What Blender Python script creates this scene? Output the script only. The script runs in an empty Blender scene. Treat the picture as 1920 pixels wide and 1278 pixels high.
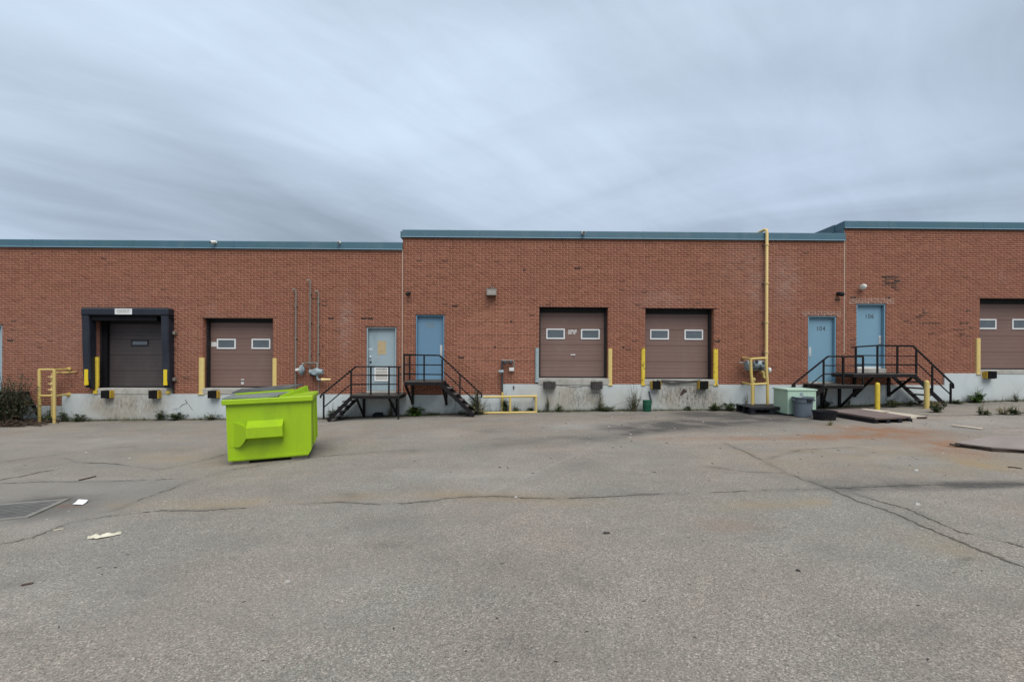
import bpy, math, random
import numpy as np
from mathutils import Vector, Matrix

random.seed(7)
rng = np.random.default_rng(7)
C = bpy.context.scene
R = math.radians

# ------------------------------------------------------------------ camera
CZ = 1.62                      # eye height, metres
F, CX, CY = 900.0, 960.0, 675.0
ROLL, YAW = 0.0033, 0.0187
fwd = Vector((math.sin(YAW), math.cos(YAW), 0.0))
rt0 = Vector((math.cos(YAW), -math.sin(YAW), 0.0))
up0 = Vector((0, 0, 1))
rt = (rt0 + ROLL * up0).normalized()
up = (up0 - ROLL * rt0).normalized()
cam_d = bpy.data.cameras.new('camera')
cam = bpy.data.objects.new('camera', cam_d)
C.collection.objects.link(cam)
cam_d.sensor_width = 36.0
cam_d.lens = 36.0 * F / 1920.0
cam_d.shift_y = (CY - 639.0) / 1920.0
cam_d.clip_start, cam_d.clip_end = 0.05, 2000
cam.matrix_world = Matrix(((rt.x, up.x, -fwd.x, 0), (rt.y, up.y, -fwd.y, 0), (rt.z, up.z, -fwd.z, CZ), (0, 0, 0, 1)))
C.camera = cam

# ------------------------------------------------------------------ exposure, world, sun
C.view_settings.view_transform = 'Standard'
C.view_settings.look = 'None'
C.view_settings.gamma = 1.0
C.view_settings.exposure = 1.15
C.cycles.use_denoising = True
C.cycles.max_bounces = 6
SUN_EL, SUN_AZ = R(58), R(163)       # azimuth from +Y, clockwise: behind and a little right of the camera

world = bpy.data.worlds.new('World')
C.world = world
world.use_nodes = True
wn = world.node_tree
wn.nodes.clear()


def N(t, typ, **kw):
    n = t.nodes.new(typ)
    for k, v in kw.items():
        if k.startswith('i_'):
            key = k[2:].replace('_', ' ')
            n.inputs[key].default_value = v
        else:
            setattr(n, k, v)
    return n


def L(t, a, b):
    t.links.new(a, b)


def math_n(t, op, a, b=None, c=None, clamp=False):
    n = t.nodes.new('ShaderNodeMath')
    n.operation = op
    n.use_clamp = clamp
    for i, v in enumerate((a, b, c)):
        if v is None:
            continue
        if isinstance(v, (int, float)):
            n.inputs[i].default_value = v
        else:
            t.links.new(v, n.inputs[i])
    return n.outputs[0]


def mix_c(t, fac, a, b, blend='MIX'):
    n = t.nodes.new('ShaderNodeMix')
    n.data_type = 'RGBA'
    n.blend_type = blend
    n.clamp_factor = True
    for s, v in ((n.inputs[0], fac), (n.inputs[6], a), (n.inputs[7], b)):
        if isinstance(v, (int, float)):
            s.default_value = v
        elif isinstance(v, (tuple, list)):
            s.default_value = (*v[:3], 1.0)
        else:
            t.links.new(v, s)
    return n.outputs[2]


def ramp(t, fac, stops):
    n = t.nodes.new('ShaderNodeValToRGB')
    e = n.color_ramp.elements
    while len(e) < len(stops):
        e.new(0.5)
    for el, (p, c) in zip(e, stops):
        el.position = p
        el.color = (c, c, c, 1) if isinstance(c, (int, float)) else (*c[:3], 1)
    t.links.new(fac, n.inputs[0])
    return n.outputs[0]


def noise(t, vec, scale, detail=4, rough=0.55, dist=0.0):
    n = t.nodes.new('ShaderNodeTexNoise')
    n.inputs['Scale'].default_value = scale
    n.inputs['Detail'].default_value = detail
    n.inputs['Roughness'].default_value = rough
    n.inputs['Distortion'].default_value = dist
    if vec is not None:
        t.links.new(vec, n.inputs['Vector'])
    return n.outputs['Fac']


def mapping(t, vec, scale=(1, 1, 1), loc=(0, 0, 0), rot=(0, 0, 0)):
    n = t.nodes.new('ShaderNodeMapping')
    n.inputs['Scale'].default_value = scale
    n.inputs['Location'].default_value = loc
    n.inputs['Rotation'].default_value = rot
    t.links.new(vec, n.inputs['Vector'])
    return n.outputs[0]


sky = N(wn, 'ShaderNodeTexSky')
sky.sky_type = 'NISHITA'
sky.sun_disc = False
sky.sun_elevation = SUN_EL
sky.sun_rotation = SUN_AZ
tc = N(wn, 'ShaderNodeTexCoord')
sep = N(wn, 'ShaderNodeSeparateXYZ')
L(wn, tc.outputs['Generated'], sep.inputs[0])
zc_ = math_n(wn, 'MAXIMUM', sep.outputs[2], 0.0)
den = math_n(wn, 'ADD', zc_, 0.24)
cmb = N(wn, 'ShaderNodeCombineXYZ')
L(wn, math_n(wn, 'DIVIDE', sep.outputs[0], den), cmb.inputs[0])
L(wn, math_n(wn, 'DIVIDE', sep.outputs[1], den), cmb.inputs[1])
pv = cmb.outputs[0]
# a sheet of stratus seen from below: broad bands drawn out along +Y, finer streaks, faint ripples
def banded(ang, scale, loc, sc, det, ro, di):
    """noise drawn out along one heading of the cloud sheet"""
    return noise(wn, mapping(wn, mapping(wn, pv, (1, 1, 1), (0, 0, 0), (0, 0, R(ang))), scale, loc), sc, det, ro, di)


n_big = banded(20, (0.62, 0.62, 1), (-3.2, 1.1, 0), 1.0, 2, 0.45, 0.4)
sp = N(wn, 'ShaderNodeSeparateXYZ')
L(wn, pv, sp.inputs[0])
side = math_n(wn, 'ADD', math_n(wn, 'MULTIPLY', sp.outputs[0], 0.45), 0.5, clamp=True)
s_l = banded(40, (2.4, 0.6, 1), (-5.44, 1.1, 4), 1.0, 4, 0.5, 1.4)
s_r = banded(-62, (2.2, 0.5, 1), (7.3, 4.2, 2), 1.0, 4, 0.5, 1.4)
n_str = math_n(wn, 'ADD', math_n(wn, 'MULTIPLY', s_r, side), math_n(wn, 'MULTIPLY', s_l, math_n(wn, 'SUBTRACT', 1.0, side)))
n_rip = banded(52, (7.5, 2.4, 1), (0.3, 5.2, 9), 1.0, 4, 0.6, 1.0)
dens = math_n(wn, 'ADD', math_n(wn, 'MULTIPLY', n_big, 0.68), math_n(wn, 'MULTIPLY', n_str, 0.24))
dens = math_n(wn, 'ADD', dens, math_n(wn, 'MULTIPLY', n_rip, 0.08))
thick = ramp(wn, dens, [(0.36, 0.0), (0.655, 1.0)])
elev = math_n(wn, 'ADD', math_n(wn, 'MULTIPLY', zc_, 0.52), 0.68)     # overcast sky brightens towards the zenith
tint = noise(wn, mapping(wn, pv, (0.5, 0.4, 1), (9, 1, 2)), 1.0, 2, 0.5)
c_lit = mix_c(wn, tint, (0.57, 0.67, 0.88), (0.59, 0.70, 0.765))
c_drk = mix_c(wn, tint, (0.245, 0.282, 0.365), (0.228, 0.292, 0.325))
cloud = mix_c(wn, thick, c_lit, c_drk)
SKY_K = 6.1
sc_n = N(wn, 'ShaderNodeVectorMath', operation='SCALE')
L(wn, cloud, sc_n.inputs[0])
L(wn, math_n(wn, 'MULTIPLY', elev, SKY_K), sc_n.inputs['Scale'])
full = mix_c(wn, 0.93, sky.outputs[0], sc_n.outputs[0])
bg = N(wn, 'ShaderNodeBackground')
bg.inputs['Strength'].default_value = 0.10
L(wn, full, bg.inputs['Color'])
wo = N(wn, 'ShaderNodeOutputWorld')
L(wn, bg.outputs[0], wo.inputs['Surface'])

sun_d = bpy.data.lights.new('sun', 'SUN')
sun_d.energy = 1.5
sun_d.angle = R(50)
sun_d.color = (1.0, 0.97, 0.92)
sun = bpy.data.objects.new('sun', sun_d)
C.collection.objects.link(sun)
sdir = Vector((math.sin(SUN_AZ) * math.cos(SUN_EL), math.cos(SUN_AZ) * math.cos(SUN_EL), math.sin(SUN_EL)))
sun.rotation_euler = sdir.to_track_quat('Z', 'Y').to_euler()
sun.location = sdir * 60

# ------------------------------------------------------------------ pixel <-> place
D = 15.0                        # the facade's plane


def ray(px, py):
    return fwd + rt * ((px - CX) / F) + up * ((CY - py) / F)


def P(px, py, Y=D):
    d = ray(px, py)
    k = Y / d.y
    return Vector((d.x * k, Y, CZ + d.z * k))


def PX(px, py=675, Y=D):
    return P(px, py, Y).x


def PZh(px, py, z):
    d = ray(px, py)
    k = (z - CZ) / d.z
    return Vector((d.x * k, d.y * k, z))


base_px = [(-300, 799), (0, 793), (100, 789.5), (240, 787.5), (400, 786), (600, 785), (700, 781), (850, 776), (1000, 771.5), (1160, 769.5),
           (1400, 768), (1500, 766), (1600, 762), (1700, 757), (1800, 754), (1920, 751), (2200, 746)]
_b = [P(a, b) for a, b in base_px]
bx_ = np.array([v.x for v in _b])
bz_ = np.array([v.z for v in _b])


def gz(x, y):
    x = np.asarray(x, float)
    y = np.asarray(y, float)
    zw = np.interp(x, bx_, bz_)
    zc = 0.014 * np.clip(x, -22, 22)
    t = np.clip(y / D, 0, 1)
    z = zc * (1 - t) + zw * t
    z = z + 0.012 * np.sin(x * 0.9 + 1.0) * np.sin(y * 0.8 + 0.4) * np.clip(1 - np.abs(y - 7) / 8, 0, 1)
    # the bin stands where the asphalt sags a little
    z = z - 0.04 * np.exp(-(((x + 5.9) / 1.5) ** 2 + ((y - 7.7) / 1.6) ** 2))
    # the yard dips to the drain on the left
    z = z - 0.07 * np.exp(-(((x + 6.0) / 1.6) ** 2 + ((y - 5.6) / 1.1) ** 2))
    return z


def gzf(x, y):
    return float(gz(x, y))


def G(px, py):
    d = ray(px, py)
    lo, hi = 0.3, 40.0
    f = lambda k: CZ + d.z * k - gzf(d.x * k, d.y * k)
    for _ in range(60):
        m = (lo + hi) / 2
        if f(m) > 0:
            lo = m
        else:
            hi = m
    k = (lo + hi) / 2
    return Vector((d.x * k, d.y * k, gzf(d.x * k, d.y * k)))


def project(x, y, z):
    vx, vy, vz = x, y, z - CZ
    w = fwd.x * vx + fwd.y * vy + fwd.z * vz
    w = np.maximum(w, 1e-3)
    return CX + F * (rt.x * vx + rt.y * vy + rt.z * vz) / w, CY - F * (up.x * vx + up.y * vy + up.z * vz) / w


# ------------------------------------------------------------------ materials
def lin(r, g, b):
    f = lambda c: (c / 255 / 12.92) if c / 255 <= 0.04045 else ((c / 255 + 0.055) / 1.055) ** 2.4
    return (f(r), f(g), f(b))


def new_mat(name):
    m = bpy.data.materials.new(name)
    m.use_nodes = True
    t = m.node_tree
    b = t.nodes['Principled BSDF']
    return m, t, b


def obj_co(t):
    return t.nodes.new('ShaderNodeTexCoord').outputs['Object']


def world_co(t):
    return t.nodes.new('ShaderNodeNewGeometry').outputs['Position']


def bump(t, b, h, strength=0.3, dist=0.01):
    n = t.nodes.new('ShaderNodeBump')
    n.inputs['Strength'].default_value = strength
    n.inputs['Distance'].default_value = dist
    L(t, h, n.inputs['Height'])
    L(t, n.outputs[0], b.inputs['Normal'])


def worn(name, col, col2=None, rough=0.6, scale=3.0, amt=0.5, dirt=None, dirt_amt=0.0, dirt_scale=6.0, chips=None, chip_at=0.66, chip_scale=18.0,
         metallic=0.0, bmp=0.15, bscale=40.0, spec=0.4, streak=False):
    m, t, b = new_mat(name)
    co = world_co(t)
    vec = mapping(t, co, (1, 1, 0.25)) if streak else co
    f1 = noise(t, vec, scale, 5, 0.6)
    c2 = col2 if col2 else tuple(c * 0.72 for c in col)
    c = mix_c(t, ramp(t, f1, [(0.3, 0.0), (0.7, amt)]), col, c2)
    if dirt:
        f2 = noise(t, mapping(t, co, (1, 1, 0.35), (5, 3, 1)), dirt_scale, 6, 0.65, 0.3)
        c = mix_c(t, ramp(t, f2, [(0.5, 0.0), (0.75, dirt_amt)]), c, dirt)
    rr = math_n(t, 'ADD', math_n(t, 'MULTIPLY', f1, 0.25), rough - 0.12, clamp=True)
    if chips:
        f3 = noise(t, mapping(t, co, (1, 1, 0.8), (2, 8, 4)), chip_scale, 4, 0.6, 0.4)
        k = ramp(t, f3, [(chip_at, 0.0), (chip_at + 0.02, 1.0)])
        c = mix_c(t, k, c, chips)
    L(t, c, b.inputs['Base Color'])
    L(t, rr, b.inputs['Roughness'])
    b.inputs['Metallic'].default_value = metallic
    b.inputs['Specular IOR Level'].default_value = spec
    if bmp > 0:
        bump(t, b, noise(t, co, bscale, 4, 0.6), bmp, 0.006)
    return m


def attr(t, name):
    n = t.nodes.new('ShaderNodeAttribute')
    n.attribute_name = name
    return n.outputs['Fac']


def brick_material(name, per_object):
    m, t, b = new_mat(name)
    co = world_co(t)
    if per_object:
        rnd = t.nodes.new('ShaderNodeObjectInfo').outputs['Random']
        dark = white = None
    else:
        rnd = attr(t, 'tone')
        dark = attr(t, 'burnt')
        white = attr(t, 'chalk')
    c = mix_c(t, ramp(t, rnd, [(0.0, 0.0), (1.0, 1.0)]), (0.20, 0.077, 0.046), (0.305, 0.120, 0.072))
    big = noise(t, mapping(t, co, (0.35, 1, 0.5)), 1.0, 4, 0.6)
    c = mix_c(t, ramp(t, big, [(0.35, 0.0), (0.7, 0.45)]), c, (0.25, 0.095, 0.068))
    drip = noise(t, mapping(t, co, (2.6, 1, 0.16), (1, 0, 3)), 1.0, 5, 0.65)
    c = mix_c(t, ramp(t, drip, [(0.52, 0.0), (0.75, 0.38)]), c, (0.135, 0.052, 0.036))
    fine = noise(t, co, 45, 4, 0.7)
    c = mix_c(t, ramp(t, fine, [(0.35, 0.0), (0.75, 0.5)]), c, (0.17, 0.062, 0.044))
    chalk = noise(t, mapping(t, co, (1.3, 1, 0.55), (4, 0, 8)), 1.0, 5, 0.65)
    c = mix_c(t, ramp(t, chalk, [(0.62, 0.0), (0.8, 0.22)]), c, (0.40, 0.31, 0.27))
    if dark is not None:
        c = mix_c(t, white, c, (0.40, 0.31, 0.27))
        c = mix_c(t, dark, c, (0.016, 0.011, 0.011))
    L(t, c, b.inputs['Base Color'])
    b.inputs['Roughness'].default_value = 0.85
    b.inputs['Specular IOR Level'].default_value = 0.25
    bump(t, b, fine, 0.35, 0.004)
    return m


M = {}
M['brick'] = brick_material('fired_red_brick', False)
M['brick_one'] = brick_material('fired_red_brick_single', True)
M['mortar'] = worn('buff_mortar', (0.44, 0.25, 0.165), (0.38, 0.215, 0.145), 0.9, 1.5, 0.7, spec=0.2)
M['mortar_new'] = worn('pale_repair_mortar', (0.55, 0.46, 0.38), None, 0.9, 6, 0.5, spec=0.2)
M['coping'] = worn('blue_coping_metal', (0.043, 0.108, 0.152), (0.038, 0.104, 0.125), 0.45, 0.7, 0.7, dirt=(0.10, 0.15, 0.17), dirt_amt=0.5, dirt_scale=2.0, bmp=0.06, bscale=3, spec=0.5)
M['drip'] = worn('pale_blue_drip_edge', (0.19, 0.30, 0.37), None, 0.4, 2, 0.4, bmp=0)
M['roof'] = worn('roof_gravel', (0.16, 0.155, 0.15), None, 0.95, 4, 0.8)
M['joint'] = worn('beige_joint_sealant', (0.42, 0.33, 0.25), None, 0.8, 3, 0.5, bmp=0)
M['brown_door'] = worn('brown_door_paint', (0.175, 0.106, 0.086), (0.155, 0.095, 0.08), 0.5, 0.9, 0.8, dirt=(0.20, 0.145, 0.12), dirt_amt=0.35, dirt_scale=1.6, bmp=0.04, bscale=60)
M['dark_door'] = worn('dark_brown_door_paint', (0.058, 0.046, 0.045), (0.045, 0.037, 0.038), 0.5, 1.2, 0.8, dirt=(0.085, 0.068, 0.064), dirt_amt=0.5, dirt_scale=2.5, bmp=0.05)
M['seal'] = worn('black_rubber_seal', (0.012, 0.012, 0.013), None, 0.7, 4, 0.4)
M['white_frame'] = worn('white_window_frame', (0.72, 0.72, 0.71), None, 0.45, 3, 0.2, bmp=0)
M['black_frame'] = worn('black_window_frame', (0.015, 0.016, 0.02), None, 0.5, 3, 0.2, bmp=0)
M['glass'] = worn('grey_door_glass', (0.105, 0.125, 0.14), (0.075, 0.095, 0.105), 0.12, 5, 0.8, bmp=0.02, bscale=6, spec=0.6)
M['blue_door'] = worn('blue_steel_door', (0.16, 0.285, 0.37), (0.15, 0.27, 0.345), 0.5, 1.2, 0.8, dirt=(0.19, 0.32, 0.41), dirt_amt=0.5, dirt_scale=2, bmp=0.05)
M['deep_blue_door'] = worn('deeper_blue_steel_door', (0.12, 0.225, 0.325), (0.11, 0.21, 0.295), 0.5, 1.2, 0.8, dirt=(0.15, 0.26, 0.36), dirt_amt=0.5, dirt_scale=2, bmp=0.05)
M['pale_door'] = worn('scuffed_pale_blue_door', (0.30, 0.37, 0.395), (0.255, 0.33, 0.36), 0.55, 2, 0.9, dirt=(0.20, 0.24, 0.26), dirt_amt=0.55, dirt_scale=3, chips=(0.035, 0.045, 0.05), chip_at=0.725, chip_scale=11, bmp=0.08)
M['steel_plate'] = worn('bright_latch_plate', (0.62, 0.62, 0.61), None, 0.35, 6, 0.4, metallic=0.3, bmp=0)
M['digit_dark'] = worn('dark_door_number', (0.065, 0.075, 0.07), None, 0.5, 20, 0.3, bmp=0)
M['digit_tan'] = worn('tan_door_number', (0.27, 0.26, 0.19), (0.13, 0.18, 0.2), 0.5, 30, 1.0, bmp=0)
M['letter_white'] = worn('white_lettering', (0.78, 0.76, 0.74), None, 0.6, 6, 0.2, bmp=0)
M['faded'] = worn('faded_grey_lettering', (0.36, 0.37, 0.36), None, 0.6, 20, 0.6, bmp=0)
M['sign_white'] = worn('weathered_white_sign', (0.64, 0.63, 0.61), (0.50, 0.50, 0.47), 0.6, 9, 0.8, bmp=0)
M['tan_paper'] = worn('tan_paper_notice', (0.46, 0.36, 0.21), (0.36, 0.27, 0.15), 0.8, 14, 0.9, chips=(0.11, 0.085, 0.06), chip_at=0.70, chip_scale=22)
M['vent'] = worn('beige_louvre', (0.50, 0.48, 0.43), None, 0.6, 3, 0.4)
M['guard_cream'] = worn('faded_yellow_guard', (0.62, 0.46, 0.155), (0.55, 0.42, 0.17), 0.55, 2, 0.8, chips=(0.17, 0.12, 0.06), chip_at=0.74, chip_scale=16)
M['guard_yellow'] = worn('chipped_yellow_guard', (0.66, 0.49, 0.05), (0.55, 0.39, 0.035), 0.5, 3, 0.8, chips=(0.045, 0.035, 0.02), chip_at=0.61, chip_scale=14)
M['guard_grey'] = worn('grey_blue_guard', (0.28, 0.35, 0.36), (0.25, 0.32, 0.34), 0.6, 2, 0.8, chips=(0.12, 0.12, 0.10), chip_at=0.76)
M['pipe_yellow'] = worn('yellow_pipe_paint', (0.56, 0.41, 0.11), (0.51, 0.39, 0.16), 0.5, 3, 0.9, chips=(0.25, 0.17, 0.06), chip_at=0.74, chip_scale=14)
M['pipe_cream'] = worn('cream_yellow_pipe_paint', (0.64, 0.48, 0.21), (0.60, 0.44, 0.17), 0.55, 1.5, 0.8, bmp=0.05)
M['rubber'] = worn('black_dock_rubber', (0.008, 0.008, 0.008), (0.018, 0.017, 0.017), 0.9, 9, 0.9, bmp=0.7, bscale=25, spec=0.1)
M['rubber_grey'] = worn('perished_grey_rubber', (0.075, 0.068, 0.063), (0.035, 0.033, 0.032), 0.9, 9, 0.9, bmp=0.8, bscale=30, spec=0.2)
M['bumper_yellow'] = worn('dirty_yellow_bumper_side', (0.58, 0.38, 0.03), (0.40, 0.22, 0.03), 0.6, 8, 0.8, chips=(0.03, 0.025, 0.02), chip_at=0.66, chip_scale=25)
M['vinyl'] = worn('navy_black_vinyl', (0.014, 0.017, 0.026), (0.020, 0.024, 0.034), 0.55, 2.5, 0.9, dirt=(0.035, 0.038, 0.044), dirt_amt=0.35, bmp=0.5, bscale=7, spec=0.3)
M['vinyl_side'] = worn('black_foam_side', (0.006, 0.006, 0.008), None, 0.8, 3, 0.5, bmp=0.3, bscale=8, spec=0.2)
M['bright_yellow'] = worn('bright_yellow_pad_strip', (0.68, 0.50, 0.02), None, 0.5, 4, 0.3)
M['black_steel'] = worn('black_rusting_steel', (0.007, 0.007, 0.0085), (0.012, 0.010, 0.010), 0.55, 9, 0.9, dirt=(0.04, 0.018, 0.012), dirt_amt=0.35, dirt_scale=7, bmp=0.3, spec=0.2)
M['deck'] = worn('dark_landing_deck', (0.062, 0.054, 0.048), (0.036, 0.031, 0.028), 0.85, 8, 0.9, dirt=(0.16, 0.14, 0.12), dirt_amt=0.7, dirt_scale=9, bmp=0.5)
M['tread'] = worn('dusty_steel_tread', (0.10, 0.092, 0.085), (0.05, 0.045, 0.04), 0.8, 8, 0.9, bmp=0.4)
M['sill'] = worn('worn_concrete_sill', (0.40, 0.385, 0.345), (0.29, 0.275, 0.24), 0.9, 4, 0.9, dirt=(0.20, 0.18, 0.15), dirt_amt=0.75, dirt_scale=5, bmp=0.5, bscale=20)
M['galv'] = worn('galvanised_grey_pipe', (0.235, 0.215, 0.185), (0.20, 0.16, 0.13), 0.55, 7, 0.8, metallic=0.2)
M['meter'] = worn('grey_meter_paint', (0.27, 0.33, 0.34), (0.20, 0.25, 0.265), 0.5, 9, 0.8, dirt=(0.12, 0.12, 0.12), dirt_amt=0.6, dirt_scale=9)
M['meter_dark'] = worn('dark_meter_iron', (0.045, 0.05, 0.055), None, 0.6, 9, 0.8)
M['bronze'] = worn('bronze_lamp_case', (0.075, 0.062, 0.05), None, 0.5, 5, 0.5)
M['lens'] = worn('frosted_lamp_lens', (0.22, 0.195, 0.165), (0.17, 0.15, 0.13), 0.3, 8, 0.6, bmp=0.2, bscale=60)
M['black_plastic'] = worn('black_plastic', (0.008, 0.008, 0.011), (0.016, 0.016, 0.02), 0.5, 5, 0.7, bmp=0.1, spec=0.25)
M['white_plastic'] = worn('white_plastic_housing', (0.62, 0.62, 0.57), (0.5, 0.5, 0.46), 0.4, 6, 0.5, bmp=0)
M['lime'] = worn('lime_green_bin_paint', (0.285, 0.445, 0.002), (0.25, 0.40, 0.002), 0.42, 1.6, 0.8, dirt=(0.165, 0.25, 0.012), dirt_amt=0.55, dirt_scale=2.6, chips=(0.085, 0.10, 0.03), chip_at=0.715, chip_scale=16, bmp=0.12, bscale=5, spec=0.5)
M['lid'] = worn('grey_black_plastic_lid', (0.045, 0.05, 0.058), (0.11, 0.13, 0.12), 0.4, 2.5, 0.8, dirt=(0.22, 0.30, 0.10), dirt_amt=0.25, dirt_scale=4, bmp=0.1, bscale=8)
M['lid_dusty'] = worn('dusty_grey_green_lid', (0.13, 0.15, 0.135), (0.19, 0.215, 0.19), 0.45, 3, 0.9, dirt=(0.20, 0.27, 0.09), dirt_amt=0.5, dirt_scale=4, bmp=0.1, bscale=8)  # paler near lid: reflected light put into its colour
M['pad_green'] = worn('pale_green_cabinet_paint', (0.40, 0.545, 0.42), (0.36, 0.50, 0.385), 0.5, 2, 0.7, dirt=(0.33, 0.42, 0.33), dirt_amt=0.5, bmp=0.05)
M['bin_grey'] = worn('slate_grey_plastic', (0.105, 0.13, 0.155), (0.09, 0.11, 0.13), 0.5, 4, 0.7, dirt=(0.16, 0.17, 0.18), dirt_amt=0.35, bmp=0.1)
M['bin_green'] = worn('dark_green_plastic', (0.008, 0.095, 0.052), (0.008, 0.07, 0.04), 0.45, 4, 0.7, bmp=0.05)
M['panel_brown'] = worn('weathered_brown_panel', (0.17, 0.128, 0.115), (0.13, 0.095, 0.085), 0.75, 2.2, 0.9, dirt=(0.23, 0.19, 0.165), dirt_amt=0.7, dirt_scale=3, bmp=0.25)
M['panel_dusty'] = worn('dusty_pink_brown_panel', (0.245, 0.205, 0.18), (0.205, 0.17, 0.148), 0.85, 2.2, 0.9, dirt=(0.30, 0.26, 0.23), dirt_amt=0.6, dirt_scale=3, bmp=0.25)
M['panel_edge'] = worn('dark_broken_panel_edge', (0.04, 0.028, 0.025), (0.075, 0.05, 0.035), 0.9, 8, 0.9, bmp=0.5)
M['wood'] = worn('bare_pine_board', (0.50, 0.44, 0.35), (0.40, 0.34, 0.26), 0.8, 5, 0.9, bmp=0.25)
M['paper'] = worn('white_paper', (0.74, 0.74, 0.74), None, 0.8, 8, 0.3, bmp=0)
M['cloth'] = worn('cream_cloth', (0.62, 0.58, 0.46), (0.5, 0.46, 0.35), 0.9, 20, 0.7)
M['iron'] = worn('cast_iron_grate', (0.135, 0.13, 0.12), (0.09, 0.086, 0.08), 0.65, 8, 0.9, dirt=(0.19, 0.17, 0.14), dirt_amt=0.6, metallic=0.0)
M['iron_dusty'] = worn('dusty_iron_frame', (0.21, 0.20, 0.175), (0.14, 0.13, 0.115), 0.8, 8, 0.9)
M['crack'] = worn('crack_filled_with_grit', (0.085, 0.077, 0.062), (0.14, 0.125, 0.10), 0.95, 14, 0.9, spec=0.1)
M['hair_crack'] = worn('dark_concrete_crack', (0.07, 0.068, 0.062), (0.12, 0.115, 0.105), 0.95, 14, 0.9, spec=0.1)
M['hose'] = worn('grey_hose', (0.085, 0.09, 0.11), None, 0.6, 8, 0.5)
M['twig'] = worn('dry_brown_twig', (0.085, 0.055, 0.038), (0.05, 0.035, 0.026), 0.9, 12, 0.9)
M['stalk'] = worn('green_brown_stalk', (0.12, 0.12, 0.055), (0.09, 0.065, 0.035), 0.8, 12, 0.9)
M['litter_pale'] = worn('pale_litter', (0.42, 0.41, 0.38), None, 0.9, 9, 0.4)
M['litter_dark'] = worn('dark_litter', (0.04, 0.036, 0.032), None, 0.9, 9, 0.4)


def leaf_material(name, a, b_):
    m, t, b = new_mat(name)
    rnd = t.nodes.new('ShaderNodeNewGeometry').outputs['Random Per Island']
    c = mix_c(t, rnd, a, b_)
    f = noise(t, world_co(t), 30, 3, 0.6)
    c = mix_c(t, ramp(t, f, [(0.35, 0.0), (0.75, 0.5)]), c, tuple(x * 0.6 for x in a))
    L(t, c, b.inputs['Base Color'])
    b.inputs['Roughness'].default_value = 0.55
    b.inputs['Specular IOR Level'].default_value = 0.3
    tr = t.nodes.new('ShaderNodeBsdfTranslucent')
    L(t, c, tr.inputs['Color'])
    mx = t.nodes.new('ShaderNodeMixShader')
    mx.inputs[0].default_value = 0.25
    L(t, b.outputs[0], mx.inputs[1])
    L(t, tr.outputs[0], mx.inputs[2])
    L(t, mx.outputs[0], t.nodes['Material Output'].inputs['Surface'])
    return m


M['leaf'] = leaf_material('weed_leaf', (0.055, 0.085, 0.028), (0.12, 0.14, 0.06))
M['leaf_bright'] = leaf_material('fresh_leaf', (0.05, 0.105, 0.018), (0.11, 0.19, 0.04))
M['leaf_dark'] = leaf_material('dark_leaf', (0.048, 0.074, 0.034), (0.105, 0.122, 0.062))
M['leaf_shrub'] = leaf_material('olive_shrub_leaf', (0.045, 0.066, 0.034), (0.105, 0.125, 0.065))
M['leaf_dry'] = leaf_material('dry_grass_leaf', (0.14, 0.13, 0.055), (0.26, 0.22, 0.11))


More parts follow.
